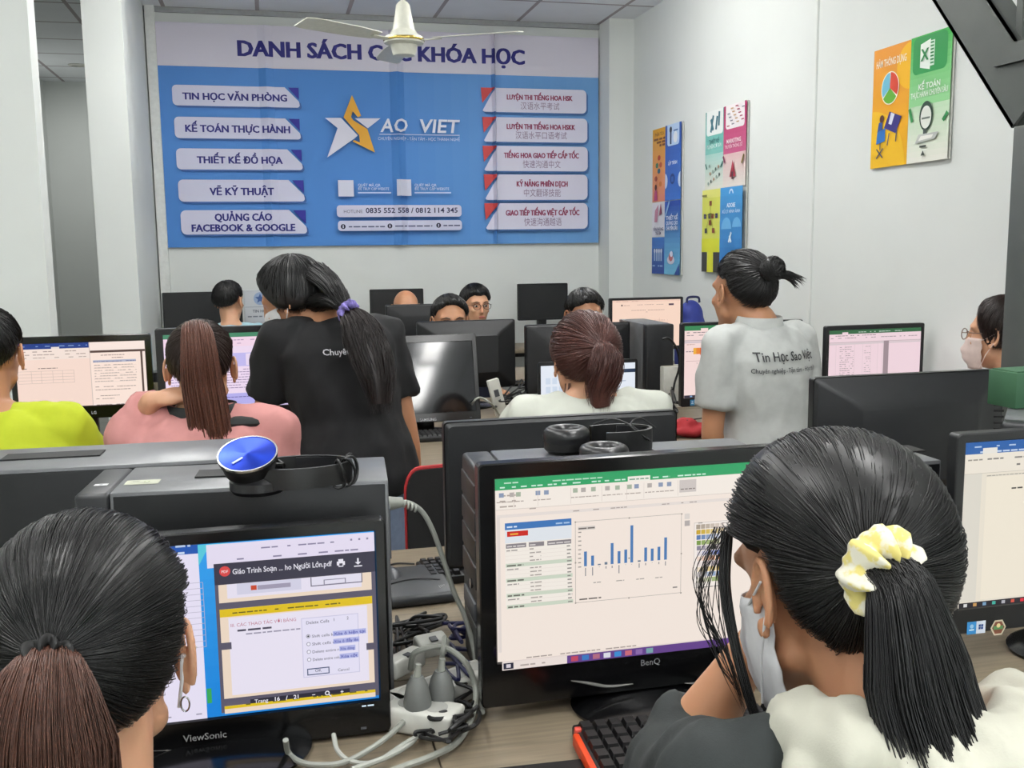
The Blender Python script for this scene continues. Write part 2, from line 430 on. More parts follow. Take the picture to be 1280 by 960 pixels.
cv.text('CHUYÊN NGHIỆP - TẬN TÂM - HỌC THÀNH NGHỀ', a[0], a[1], 0.030, 'd0d8ea', 'l', width=b_[0]-a[0])
for qa, qb, tx, te in (((140,100),(268,230),300,548),((605,95),(725,225),750,1025)):
    p, q = lq(*qa), lq(*qb); cv.rect(p[0],q[1],q[0],p[1],'d6d8ea')
    p, q = lq(tx,150), lq(te,180)
    cv.text('QUÉT MÃ QR', p[0], p[1], 0.026, 'ccd6ec', 'l', bold=0.01); cv.text('ĐỂ TRUY CẬP WEBSITE', p[0], q[1], 0.026, 'ccd6ec', 'l', bold=0.01, width=q[0]-p[0])
    p, q = lq(tx,206), lq(te+15,198); cv.rect(p[0],p[1],q[0],p[1]+0.010,'b8c8e8')
p, q = lq(133,395), lq(1122,298); cv.rrect(p[0],p[1],q[0],q[1],0.022,PILL)
y = lq(700,360)[1]
cv.text('HOTLINE:', lq(175,0)[0], y, 0.032, '5a5672', 'l', width=lq(330,0)[0]-lq(175,0)[0])
cv.text('0835 552 558 / 0812 114 345', lq(350,0)[0], y, 0.05, '2a2850', 'l', bold=0.02, width=lq(1085,0)[0]-lq(350,0)[0])
p, q = lq(142,505), lq(1125,418); cv.rrect(p[0],p[1],q[0],q[1],0.022,'cdcfe6')
for (cx, cy), (w0, w1), sd in (((182,470),(210,500),1),((553,465),(582,880),2),((940,460),(968,1105),3)):
    p = lq(cx,cy); cv.disc(p[0],p[1],0.017,'23233f'); cv.rect(p[0]-0.004,p[1]-0.01,p[0]+0.004,p[1]+0.01,'cdcfe6')
    cv.words(lq(w0,0)[0], lq(w1,0)[0], p[1]-0.006, 0.016, '5b5d80', sd, 0.97)
o = cv.build('printed_sheet', PRINT, ban, seams=[(bp(497,150)[0]-BW/2,0.035,0.05),(bp(617,150)[0]-BW/2,0.04,0.016),(bp(335,150)[0]-BW/2,0.02,0.05)])
o.location = (0,-0.004,BH/2)
MB().box((0,0.004,BH/2),(BW,0.006,BH)).build('backing_sheet', M('banner_backing',(0.7,0.7,0.75),0.6), ban, smooth=False)
for s in (-1,1): MB().cyl((s*(BW/2-0.03),-0.006,BH-0.03),(s*(BW/2-0.03),0.004,BH-0.03),0.012).build('eyelet', CHROME, ban)
# ------------------------------------------------------------------ wall posters
def wall_poster(tl, br, label):
    a, b_ = atx(*tl, XR-0.012), atx(*br, XR-0.012)
    t = thing('wall_poster', label, 'poster', (XR-0.004,(a.y+b_.y)/2,b_.z), R(-90))
    W_, H_ = a.y-b_.y, a.z-b_.z
    MB().box((0,-0.004,H_/2),(W_,0.008,H_),bevel=0.001).build('board', WHITEP, t, smooth=False)
    c = Canvas(100, 100*H_/W_, W_, H_, 0.0003); return t, c, H_
def grad(c, x0, y0, x1, y1, ca, cb, n=10):
    ca = np.array(lin(ca)); cb = np.array(lin(cb))
    for i in range(n):
        t = i/(n-1); k = ca*(1-t)+cb*t; s_ = tuple(1.055*v**(1/2.4)-0.055 if v > 0.0031 else v*12.92 for v in k)
        c.rect(x0, y0+(y1-y0)*i/n, x1, y0+(y1-y0)*(i+1)/n, s_, same=i > 0)
def fin(t, c, H_):
    o = c.build('print', PRINT, t); o.location = (0,-0.0085,H_/2)
# orange and green pair, nearest the stairs
t, c, H_ = wall_poster((1093.4,64.4),(1186,198.3),'orange and green poster with a pie chart and spreadsheet icon, under the stair')
T = c.H
grad(c,0,0,49,T,'e0a818','dc9030'); c.disc(50,T*0.80,18,'e8b020',90,270); c.disc(0,0,46,'e4b428',0,90)
c.text('HÀM THÔNG DỤNG', 24, T*0.845, 8, 'f0e4d0', bold=0.02, width=40)
for a0, a1, k in ((90,215,'6fb4cc'),(215,325,'62a838'),(325,450,'cc4630')):
    c.disc(24,T*0.655,12,'f0e8d8',a0,a1,13); c.disc(24,T*0.655,11.2,k,a0+3,a1-3,12.2)
c.poly([(18,T*.33),(34,T*.27),(41,T*.40),(25,T*.46)],'3a3478'); c.poly([(24,T*.36),(28,T*.345),(32,T*.43),(27,T*.45)],'d8dcec')
c.poly([(8,T*.20),(20,T*.22),(20,T*.33),(9,T*.30)],'2f6cb0'); c.poly([(9,T*.3),(16,T*.32),(16,T*.39),(11,T*.38)],'33508c'); c.disc(15,T*.41,3,'5a3a30')
for q in ((9,T*.08,18,T*.16),(18,T*.08,9,T*.16),(14,T*.15,14,T*.21),(35,T*.2,36,T*.3),(24,T*.18,26,T*.28)): c.line(*q,1.2,'4a5060')
grad(c,51,0,100,T*0.45,'e6e6dc','bcd8b8'); grad(c,51,T*0.45,100,T,'8cc88c','3aa048'); c.rrect(54,T*0.70,95,T-1,5,'2a8a48')
c.poly([(63,T*.75),(75,T*.72),(75,T*.955),(63,T*.93)],'e8efe8'); c.rect(75,T*.745,80,T*.94,'cfe4d4')
for k in range(7): c.rect(75.5,T*(.76+.026*k),79.5,T*(.772+.026*k),'1f7a40')
c.text('X', 69, T*0.80, 12, '2c7c48', bold=0.03)
c.text('KẾ TOÁN', 76, T*0.575, 6, 'eef4ee', bold=0.02); c.text('THỰC HÀNH CHUYÊN SÂU', 76, T*0.515, 6, 'eef4ee', bold=0.01, width=44)
c.line(53,T*.44,57,T*.33,3,'3a8c50'); c.line(99,T*.36,94,T*.30,3,'3a8c50')
c.disc(74,T*.36,8,'2e4438',ry=11); c.disc(74,T*.35,6.4,'dfe2da',ry=8.5); c.rect(69,T*.335,79,T*.35,'707a72'); c.rect(71.5,T*.20,75.5,T*.26,'4a5450')
c.poly([(62,T*.15),(86,T*.17),(90,T*.22),(66,T*.22)],'b8bcb8'); c.poly([(66,T*.17),(82,T*.18),(84,T*.205),(69,T*.205)],'e6e6e0')
c.rect(68,T*.115,76,T*.13,'404844'); c.poly([(70,T*.05),(75,T*.05),(72.5,T*.09)],'404844')
fin(t,c,H_)
# magenta / teal / yellow / blue
t, c, H_ = wall_poster((882.5,141.2),(931,342),'tall poster in teal, magenta, yellow and blue quarters, behind the person in the grey polo')
T = c.H; m = T*0.515
grad(c,0,m,47,m+T*.22,'dedfd4','a8cfc6'); grad(c,0,m+T*.22,47,T,'7fc0b6','4a9c94'); c.rrect(3,T*0.85,44,T+0,4,'e4e8e6'); c.rect(3,T*.9,44,T,'e4e8e6')
for q in ((14,T*.87,20,T*.97),(20,T*.88,14,T*.95),(27,T*.88,30,T*.96),(34,T*.9,35,T*.985)): c.line(*q,4,'3a6a78')
c.text('THIẾT KẾ', 23, T*.80, 6, '2f5f60', bold=0.01); c.text('ĐỒ HỌA CƠ BẢN', 23, T*.77, 6, 'e8f0ee', width=36)
c.line(2,m+T*.165,6,m+T*.13,2.5,'3a6a60'); c.line(46,m+T*.165,40,m+T*.13,2.5,'3a6a60')
for i in range(10): c.disc(10+(i*7)%30, m+T*(.04+.012*i), 1.8, ('8aa096','4a5a54','b08a6a')[i%3])
grad(c,48,m,100,m+T*.2,'e2dad2','d8b8b8'); grad(c,48,m+T*.2,100,T,'bc5a80','a02858'); c.rrect(53,T*.86,96,T,4,'e8e2e4'); c.rect(53,T*.92,96,T,'e8e2e4')
for i in range(16): c.rect(56+(i*11)%36, T*(.875+.007*i), 62+(i*11)%36, T*(.882+.007*i), ('a04a60','7a7a88','c09a70')[i%3])
c.text('MARKETING', 74, T*.775, 6, 'f0dce4', bold=0.02); c.text('TRUYỀN THÔNG SỐ', 74, T*.745, 5, 'f0dce4', width=40)
c.line(50,m+T*.19,54,m+T*.15,3,'803050'); c.line(98,m+T*.18,93,m+T*.13,3,'7a6a3a')
c.poly([(66,m+T*.06),(80,m+T*.06),(73,m+T*.16)],'a03848'); c.rect(71,m+T*.045,75,m+T*.09,'5a3a40')
c.rect(0,0,47,m,'d2d660'); c.rect(0,m-T*.05,47,m,'dcdc78')
c.rect(0,0,14,T*.125,'3c3c3a'); c.rect(30,0,47,T*.125,'3c3c3a'); c.poly([(14,0),(30,0),(27,T*.2),(20,T*.2)],'d8d838'); c.rect(0,T*.125,47,T*.21,'d2d636')
for x, y in ((22,.43),(8,.35),(20,.35),(28,.35),(38,.35),(22,.31),(12,.26),(31,.26)): c.rect(x-3,T*(y-.015),x+3,T*(y+.015),('4a4a50','8a4a3a','3a3a60')[int(x)%3]); c.line(22,T*.37,x,T*y,0.6,'8a8c40')
c.rect(2,m-T*.04,14,m-T*.03,'7a7a40')
grad(c,48,0,100,m,'2f6cae','4a96d0'); c.disc(74,m-T*.04,5,'d0e0f0',0,180); c.disc(74,m-T*.04,3,'4a90cc',0,180)
c.text('ADOBE', 74, m-T*.12, 6, 'e8f0fa', bold=0.02); c.text('XỬ LÝ HÌNH ẢNH', 74, m-T*.155, 5, 'd8e6f4', width=42)
c.disc(64,m-T*.25,12,'6aaad8',0,180); c.disc(88,m-T*.24,10,'6aaad8',0,180); c.line(70,m-T*.33,76,m-T*.27,3,'d8e8f4'); c.line(76,m-T*.33,72,m-T*.29,3,'d8e8f4')
fin(t,c,H_)
# orange / blue, farthest
t, c, H_ = wall_poster((816.2,163),(851.5,344),'tall poster in orange and deep blue tiles beside the corner column')
T = c.H
grad(c,0,T*.5,47,T,'dc8a72','d8a030'); c.rect(0,T*.26,47,T*.495,'dedee6'); grad(c,0,0,47,T*.255,'2c4c9a','3c70b8')
c.text('PHÂN TÍCH', 24, T*.95, 6, '8a5a30', bold=0.02)
for k in range(3): c.words(5,44,T*(.92-.022*k),5,'7a5030',k)
for x, y, k in ((24,.80,'b84838'),(17,.75,'4a7a60'),(30,.75,'c05a38'),(24,.71,'3a6a80'),(14,.66,'a04838'),(30,.62,'c87838')): c.disc(x,T*y,5,k,ry=T*.018)
c.poly([(8,T*.51),(20,T*.51),(18,T*.58),(10,T*.58)],'b04878'); c.disc(14,T*.60,4,'5a3030')
c.poly([(10,T*.36),(20,T*.36),(24,T*.48),(12,T*.44)],'b88098'); c.poly([(26,T*.40),(36,T*.42),(32,T*.49)],'9a4868'); c.text('VĂN PHÒNG', 24, T*.30, 6, '44446a', bold=0.02); c.text('TRẺ EM', 24, T*.272, 6, '44446a', bold=0.02)
for x in (10,18,26,34): c.rect(x,T*.09,x+5,T*(.13+.01*(x%4)),'9ab4dc'); c.disc(x+2.5,T*.16,3,'c8d4e8')
c.words(6,42,T*.05,4,'8aa8d4',9)
grad(c,48,T*.5,100,T,'3a6cc0','3458a8'); grad(c,48,0,100,T*.495,'6ab0d2','2e50a8',14); c.rrect(55,T*.86,94,T,5,'bcd4f0'); c.rect(55,T*.92,94,T,'bcd4f0')
c.rect(64,T*.87,69,T*.955,'2a3c60'); c.disc(66.5,T*.965,4,'2a3040'); c.disc(82,T*.91,7,'e8ecf4'); c.rect(76,T*.95,90,T*.96,'5a7ab0')
c.text('LẬP TRÌNH', 74, T*.735, 6, 'e8eefa', bold=0.02)
c.disc(50,T*.63,8,'c8d8f0',-90,90,ry=T*.05); c.disc(100,T*.63,8,'c8d8f0',90,270,ry=T*.05); c.disc(74,T*.64,8,'24407e',ry=T*.035); c.rect(70,T*.62,78,T*.655,'3a60a8')
c.line(51,T*.39,66,T*.50,4,'8ab0dc')
for k, s_ in enumerate(('THIẾT KẾ','QUẢNG CÁO','CHUYÊN SÂU')): c.text(s_, 74, T*(.37-.035*k), 7, 'e8eefa', bold=0.02, width=38)
c.disc(72,T*.10,12,'c8c8d8',ry=T*.03); c.disc(72,T*.12,7,'b86a70',ry=T*.03); c.disc(74,T*.14,5,'dcdcec',ry=T*.02); c.poly([(100,0),(100,T*.08),(84,0)],'2a4a90')
fin(t,c,H_)
# ------------------------------------------------------------------ notice on the back wall
a, b_ = at(304,363,YB-0.012), at(347,403,YB-0.012)
t = thing('wall_notice', 'pale notice sheet with a blue star logo on the back wall beside the bending woman', 'notice', ((a.x+b_.x)/2,YB-0.006,b_.z))
W_, H_ = b_.x-a.x, a.z-b_.z
MB().box((0,0,H_/2),(W_,0.008,H_),bevel=0.002).build('acrylic_sheet', M('pale_acrylic',(0.80,0.82,0.84),0.2), t, smooth=False)
c = Canvas(100,100*H_/W_,W_,H_,0.0004); T = c.H
c.rect(4,4,96,T-4,'cfd4da'); c.rect(4,T*.48,96,T*.50,'a8b0ba')
st = [(50+16*(1 if k%2==0 else .45)*math.sin(R(36*k)), T*.74+16*(1 if k%2==0 else .45)*math.cos(R(36*k))) for k in range(10)]
c.disc(50,T*.74,20,'9fb4d4'); c.poly(st[::-1],'4a66a0'); c.text('TIN HỌC', 50, T*.32, 12, '5a6472', bold=0.02); c.words(10,90,T*.18,7,'7a828e',4)
o = c.build('print', PRINT, t); o.location = (0,-0.0045,H_/2)
# ------------------------------------------------------------------ ceiling fan
YF = 5.3
p = at(505,57,YF); hubz = p.z
fan = thing('ceiling_fan', 'white ceiling fan hanging on a rod in front of the banner', 'fan', (p.x,YF,hubz))
FW = M('fan_white_enamel',(0.83,0.83,0.78),0.35)
k = 22*p.length/FPX*0.97
MB().lathe([(0.0,-0.055),(k*0.55,-0.05),(k*0.62,-0.03),(k*0.68,0.0),(k,0.01),(k*1.03,0.025),(k,0.04),(k*0.72,0.055),(k*0.6,0.075),(0.0,0.08)],n=40).build('motor_housing', FW, fan)
MB().lathe([(k*1.035,0.018),(k*1.05,0.022),(k*1.05,0.029),(k*1.035,0.033)],n=40,closed=True).build('brass_ring', M('brass',(0.75,0.65,0.35),0.25,1.0), fan)
MB().lathe([(k*0.58,0.075),(k*0.5,0.11),(0.035,0.20),(0.022,0.215),(0.0,0.215)],n=32).build('canopy_cone', FW, fan)
MB().cyl((0,0,0.2),(0,0,CEIL-hubz),0.013).build('down_rod', FW, fan)
MB().lathe([(0.07,CEIL-hubz),(0.065,CEIL-hubz-0.03),(0.02,CEIL-hubz-0.06),(0.0,CEIL-hubz-0.06)],n=24).build('ceiling_cup', FW, fan)
for i, ang in enumerate((-28, 92, 212)):
    a = R(ang); rot = Matrix.Rotation(a,4,'Z') @ Matrix.Rotation(R(10),4,'X')
    b_ = MB(); pts = [(0.17,-0.045),(0.30,-0.062),(0.58,-0.068),(0.62,-0.055),(0.62,0.055),(0.58,0.068),(0.30,0.062),(0.17,0.045)]
    b_.loft([[Vector((x,y,0.028)) for x,y in pts],[Vector((x,y,0.032)) for x,y in pts]])
    for v in b_.bm.verts: v.co = rot @ v.co
    bl = b_.build('blade', FW, fan)
    br = MB(); br.box((0.13,0,0.022),(0.14,0.035,0.006),bevel=0.002)
    for v in br.bm.verts: v.co = rot @ v.co
    br.build('blade_arm', FW, bl)
# ------------------------------------------------------------------ steel stair at the right
STEEL = M('dark_grey_painted_steel', (0.27,0.285,0.275), 0.45, 0.1, var=0.05, scale=12)
XS = 2.07
A, B, C_, D_ = atx(1165,0,XS), atx(1264,160,XS), atx(1244,0,XS), atx(1300,92,XS)
stair = thing('steel_stair', 'dark grey steel stair with its post, crossing the upper right corner of the photo', 'stair', (XS,B.y,0))
off = Vector((XS,B.y,0))
def yz(P): return (P.y-B.y, P.z)
dl_ = (A-B).normalized()
low0, low1 = B, B+dl_*((CEIL-0.02-B.z)/dl_.z)
nrm = Vector((0,-dl_.z,dl_.y))
hgt = abs((D_-B).dot(nrm)); sg = 1 if (D_-B).dot(nrm) > 0 else -1
hgt = min(max(hgt,0.12),0.3)
def slab(mb, p0, p1, h0, h1, x0, x1):
    q = [p0+nrm*sg*h0, p1+nrm*sg*h0, p1+nrm*sg*h1, p0+nrm*sg*h1]
    mb.loft([[Vector((x0,v.y-B.y,v.z)) for v in q],[Vector((x1,v.y-B.y,v.z)) for v in q]])
m_ = MB(); slab(m_, low0, low1, 0, hgt, 0, 0.010); m_.build('stringer_web', STEEL, stair, smooth=False)
m_ = MB(); slab(m_, low0, low1, 0, 0.012, 0.0, 0.075); m_.build('stringer_flange', STEEL, stair, smooth=False)
m_ = MB(); slab(m_, low0, low1, hgt-0.012, hgt, 0.0, 0.075); m_.build('stringer_flange', STEEL, stair, smooth=False)
XBM = XS-0.012
pb, pt_ = atx(1241,84,XBM), atx(1241,60,XBM)
yf = pb.y-B.y
bm_ = MB(); bm_.box((-0.006,yf-0.9,(pb.z+pt_.z)/2),(0.012,1.8,pt_.z-pb.z)); bm_.box((0.03,yf-0.9,pb.z+0.004),(0.07,1.8,0.008)); bm_.box((0.03,yf-0.9,pt_.z-0.004),(0.07,1.8,0.008))
bm_.build('landing_beam', STEEL, stair, smooth=False)
MB().box((0.29,yf-0.9,pt_.z+0.006),(0.5,1.8,0.010)).build('landing_plate', STEEL, stair, smooth=False)
p = atx(1272,30,XS+0.03)
MB().box((0.03,p.y-B.y-0.02,p.z+0.30),(0.025,0.025,0.75)).build('baluster', STEEL, stair, smooth=False)
zt = B.z-0.002
pc = atx(1259,300,XS-0.03)
po = MB().box((0.03,pc.y-B.y-0.06,zt/2),(0.12,0.12,zt),bevel=0.004).build('post', STEEL, stair)
MB().box((0.03,pc.y-B.y-0.06,0.006),(0.2,0.2,0.012),bevel=0.003).build('base_plate', STEEL, po)
# ------------------------------------------------------------------ monitors
DZ = 0.74
def rr_ring(x0, x1, z0, z1, r, y, k=3):
    pts = []
    for cx, cz, a0 in ((x1-r,z0+r,-90),(x1-r,z1-r,0),(x0+r,z1-r,90),(x0+r,z0+r,180)):
        for i in range(k+1):
            a = R(a0+90*i/k); pts.append(Vector((cx+r*math.cos(a), y, cz+r*math.sin(a))))
    return pts
def vent_slots(mb, x0, x1, z0, z1, y, n, rows):
    for j in range(rows):
        for i in range(n):
            x = x0+(x1-x0)*(i+0.5)/n; z = z0+(z1-z0)*(j+0.5)/rows
            mb.box((x,y,z),((x1-x0)/n*0.45,0.003,(z1-z0)/rows*0.75))
def monitor(label, px, Y, W, H, corner='TL', away=False, yaw=0.0, bez=(0.016,0.016,0.018,0.03), draw=None, frame=None, brand=None, brand_col='9a9a9a', base='oval', deep=0.045, vents=False, off_gloss=0.25, desk=None, tilt=0.0, brand_x=0.5, name='monitor', group=None):
    p = at(px[0], px[1], Y)
    sx = {'L': 1, 'R': -1}[corner[1]]
    ry = yaw + (math.pi if away else 0)
    d = Vector((math.cos(yaw), math.sin(yaw), 0))
    c = p + d*(sx*W/2)
    dz = DZ if desk is None else desk
    zt = p.z-dz; zb = zt-H
    frame = frame or BLACKP
    t = thing(name, label, 'monitor', (c.x, c.y, dz), ry, group)
    l, r, tp, b = bez
    x0, x1 = -W/2, W/2
    m = MB()
    m.loft([rr_ring(x0,x1,zb,zt,0.008,0.022), rr_ring(x0,x1,zb,zt,0.008,0.001), rr_ring(x0+.002,x1-.002,zb+.002,zt-.002,0.007,-0.001),
            rr_ring(x0+l-.002,x1-r+.002,zb+b-.002,zt-tp+.002,0.002,-0.001), rr_ring(x0+l,x1-r,zb+b,zt-tp,0.001,0.004)], cap=False)
    m.build('bezel', frame, t)
    sw, sh = W-l-r, H-tp-b
    sc = (l-r)/2, zb+b+sh/2
    if draw:
        g = Canvas(160, 160*sh/sw, sw, sh); g.rect(0,0,g.W,g.H,'0a0a0c'); draw(g, c.x+sc[0]-sw/2, dz+zb+b, Y)
        o = g.build('screen', SCREEN, t); o.location = (sc[0], 0.003, sc[1])
    else:
        MB().box((sc[0],0.004,sc[1]),(sw+.002,0.004,sh+.002)).build('screen', M('dark_screen_%d'%int(off_gloss*100), (0.06,0.065,0.072), off_gloss, spec=0.5, var=0.02), t, smooth=False)
    k = 0.035
    m = MB(); m.loft([rr_ring(x0+.002,x1-.002,zb+.002,zt-.002,0.008,0.022), rr_ring(x0+.008,x1-.008,zb+.008,zt-.008,0.01,0.030),
            rr_ring(x0+W*.16,x1-W*.16,zb+H*.2,zt-H*.16,0.012,0.022+deep*.75), rr_ring(x0+W*.2,x1-W*.2,zb+H*.24,zt-H*.22,0.012,0.022+deep)])
    bc = m.build('back_cover', BACKP, t, angle=25)
    if vents:
        for xa, xb in ((x0+W*.2,x0+W*.42),(x1-W*.42,x1-W*.2)):
            v = MB(); vent_slots(v, xa, xb, zt-H*.15, zt-H*.07, 0.038, 16, 2); v.build('vent', M('vent_black',(0.02,0.02,0.022),0.6), bc, smooth=False)
        v = MB()
        for i in range(16): v.box((x0+0.03+0.0008*i,0.0345+0.0003*i,zb+H*.12+i*H*.045),(0.05,0.004,0.005),(0,0,R(-22)))
        v.build('side_vent', M('vent_black',(0.02,0.02,0.022),0.6), bc, smooth=False)
    nw = 0.07 if base != 'wide' else 0.10
    nt = zb+H*0.35
    MB().box((0,0.045,nt/2+0.01),(nw,0.03,nt-0.01),bevel=0.006).build('stand_neck', frame, t)
    if base == 'rect': MB().box((0,0.0,0.009),(0.24,0.17,0.018),bevel=0.006).build('stand_base', frame, t)
    else:
        m = MB(); m.lathe([(0.0,0.0),(0.125,0.0),(0.128,0.006),(0.11,0.013),(0.05,0.02),(0.0,0.021)],n=40)
        for v in m.bm.verts: v.co = Vector((v.co.x, v.co.y*0.78-0.005, v.co.z))
        m.build('stand_base', GLOSSB, t)
    if brand:
        g = Canvas(100,20,0.10,0.02); g.text(brand, 50, 4, 14, brand_col, bold=0.01)
        o = g.build('brand_lettering', PRINT, t); o.location = (x0+W*brand_x, -0.0012, zb+b-0.024)
    MB().box((x1-0.04,-0.0015,zb+min(b,0.03)*0.35),(0.008,0.002,0.003)).build('power_light', GREYP, t, smooth=False)
    if tilt:
        pv = Matrix.Translation((0,0,zb+H*.5)) @ Matrix.Rotation(R(-tilt),4,'X') @ Matrix.Translation((0,0,-zb-H*.5))
        for ch in t.children:
            if not ch.name.startswith('stand'): ch.matrix_local = pv @ Matrix.Translation(ch.location)
    return t
def S(g, ox, oz, Y):
    """returns a function: photo pixel -> point on this screen's canvas"""
    def f(px, py):
        q = at(px, py, Y); return ((q.x-ox)/g.sx*g.W, (q.z-oz)/g.sz*g.H)
    return f
def prect(g, f, tl, br, col): a, b = f(*tl), f(*br); g.rect(a[0],b[1],b[0],a[1],col)
# --- contents
def draw_reader(g, ox, oz, Y):
    f0 = S(g, ox, oz, Y); f = lambda x, y: f0(170+x/3, 640+y/3)
    W_, H_ = g.W, g.H
    for i in range(10): t = i/9; g.rect(0,H_*i/10,W_,H_*(i+1)/10,(0.10+.1*t,0.52+.1*t,0.86+.06*t), same=i>0)
    a = f(268,700)[0]
    yb = f(500,770)[1]
    g.rect(0,yb,a-0.6,H_,'e6e0f4'); yt = f(200,160)[1]; g.rect(0,yt,a-0.6,H_,'2458b0')
    g.words(6,a-4,f(200,132)[1],2,'b8cce8',2,0.5); g.words(a-22,a-6,f(200,158)[1],2,'c8d8f0',3,0.8)
    x0, x1 = f(60,300)[0], f(252,300)[0]
    yy = [f(220,y)[1] for y in range(268,520,22)]
    for y in yy: g.line(x0,y,x1,y,0.25,'b8b2c8')
    g.line(x1,yy[0],x1,yy[-1],0.25,'b8b2c8'); g.line(x0,yy[0],x0,yy[-1],0.25,'b8b2c8')
    g.words(4,a-3,f(200,765)[1],1.2,'9a96aa',8,0.3)
    # browser window
    g.poly([(a-0.6,H_),(a+14,H_),(a+3,f(270,150)[1]),(a-0.6,f(270,200)[1])],'58c8dc')
    bx = f(290,185)[0]; top = f(600,170)[1]
    g.rect(bx-3,top-2,W_,H_-0.3,'e4dcf0'); g.words(bx+2,W_-20,H_-4.2,1.3,'8a84a0',5,0.45); g.words(bx+6,W_-4,H_-9,1.4,'8a84a0',6,0.5)
    for k in range(3): g.rect(W_-12+4*k,H_-3.8,W_-11+4*k,H_-2.8,'8a84a0')
    bar = f(600,248)[1]; bot = f(600,722)[1]
    g.rect(bx,bot,W_,top,'5c586a'); g.rect(bx,bar,W_,top,'3a3848')
    q = f(333,222); g.disc(q[0],q[1],2.6,'d84848'); g.text('PDF',q[0],q[1]-0.8,1.9,'f0e0e0',bold=0.01)
    q0, q1 = f(362,225), f(735,198); g.text('Giáo Trình Soạn ... ho Người Lớn.pdf', q0[0], (q0[1]+q1[1])/2-0.8, 3.9, 'e8e6f0', 'l', bold=0.012, width=q1[0]-q0[0])
    q = f(768,190); g.rect(q[0]-2,q[1]-1.2,q[0]+2,q[1]+0.8,'e8e6f0'); g.rect(q[0]-1.2,q[1]-2,q[0]+1.2,q[1]+2,'e8e6f0'); g.rect(q[0]-0.8,q[1]-1.5,q[0]+0.8,q[1]-0.2,'3a3848')
    q = f(832,186); g.rect(q[0]-0.4,q[1]-0.6,q[0]+0.4,q[1]+2,'e8e6f0'); g.poly([(q[0]-1.5,q[1]),(q[0],q[1]-1.4),(q[0]+1.5,q[1])],'e8e6f0'); g.rect(q[0]-2,q[1]-2.4,q[0]+2,q[1]-1.8,'e8e6f0')
    # page 1 lower end
    xl, xr = f(310,300)[0], f(884,300)[0]; y1, y0 = bar, f(600,315)[1]
    g.rect(xl,y0,xr,y1,'ecd8c4'); g.rect(xl+4,y0+2,xr-5,y1,'e6e0f0'); g.rect(f(378,280)[0],y0+3.5,f(620,280)[0],y1,'d2d0e4'); q = f(440,282); g.rect(q[0]-1.2,q[1]-1.2,q[0]+1.6,q[1]+1.2,'c84a30'); g.rect(q[0]+2,q[1]-1.2,q[0]+18,q[1]+1,'a09ab0')
    q0, q1 = f(655,278), f(848,240); g.rect(q0[0],q0[1],q1[0],y1,'6a6678'); g.rect(q0[0]+.5,q0[1]+.5,q1[0]-.5,y1,'e2deee'); q = f(745,258); g.rect(q[0]-5.5,q[1]-1.4,q[0]+5.5,q[1]+1.4,'8a869a'); g.rect(q[0]-5,q[1]-1,q[0]+5,q[1]+1,'e2deee')
    # page 2
    y1, y0 = f(600,338)[1], f(600,668)[1]
    g.rect(xl,y0,xr,y1,'ecd8c4'); g.rect(xl,y1-4,xr,y1,'e0c020'); g.words(xl+6,xr-16,y1-2.6,1.2,'6a6220',7,0.75)
    g.rect(f(352,500)[0],y0+1.5,f(870,500)[0],y1-4.6,'e8e2f2')
    for x in (335,878): q = f(x,500); g.rect(q[0]-3.2 if x<400 else q[0]-2,q[1]-1.8,q[0]+3 if x<400 else q[0]+3,q[1]+1.8,'5a5668')
    q = f(355,412); g.text('III. CÁC THAO TÁC VỚI BẢNG', q[0], f(600,405)[1], 2.4, 'b86a80', 'l', width=f(600,400)[0]-q[0])
    q = f(380,430); g.words(q[0], f(510,430)[0], f(600,424)[1], 1.8, '4a4658', 11, 0.95); g.words(q[0]+4, f(628,430)[0], f(600,438)[1], 1.3, '9a96aa', 12, 0.95)
    # dialog box
    d0, d1 = f(628,618), f(832,375); g.rect(d0[0],d0[1],d1[0],d1[1],'ccc8e2'); g.rect(d0[0]+.4,d0[1]+.4,d1[0]-.4,d1[1]-.4,'e4e0f4')
    q = f(638,412); g.text('Delete Cells', q[0], q[1]-0.8, 2.3, '3a3a4c', 'l'); g.text('1', f(742,402)[0], q[1]-0.4, 2.2, '3a3a4c'); g.text('2', f(793,398)[0], q[1]-0.2, 2.2, '3a3a4c')
    for k, (s_, c_) in enumerate((('Shift cells left','Xóa ô hiện tại'),('Shift cells up','Xóa ô đẩy lên'),('Delete entire row','Xóa dòng'),('Delete entire column','Xóa cột'))):
        yy = f(740,455+28.5*k)[1]; x = f(645,455)[0]
        g.disc(x,yy+0.4,1.0,'6a6a7c'); g.disc(x,yy+0.4,0.75,'f0eefa')
        if k == 0: g.disc(x,yy+0.4,0.5,'2a2a3a')
        g.text(s_, x+1.8, yy-0.5, 2.1, '32324a', 'l', width=12.5 if k < 2 else 16)
        x2 = f(740 if k < 2 else 762,455)[0]; e2 = f((862,836,820,830)[k],455)[0]; g.rect(x2-.3,yy-0.9,e2,yy+1.8,'b4b8e6'); g.text(c_, x2, yy-0.4, 2.2, '3c44a8','l',bold=0.015,width=e2-x2-.5)
    q0, q1 = f(642,606), f(724,572); g.rect(q0[0],q0[1],q1[0],q1[1],'3a4a70'); g.rect(q0[0]+.5,q0[1]+.5,q1[0]-.5,q1[1]-.5,'dcdaf0'); g.text('OK',(q0[0]+q1[0])/2,q0[1]+1.4,2.2,'32324a')
    q = f(777,582); g.text('Cancel',q[0],q[1]-0.8,2.1,'4a4a5c')
    # page 3 and the page counter
    y2 = f(600,690)[1]; g.rect(xl,bot+.6,xr,y2,'ecd8c4'); g.rect(xl,bot+3,xr,y2,'e0c020'); g.words(xl+4,xr-4,bot+4,1.2,'6a6220',14,0.5)
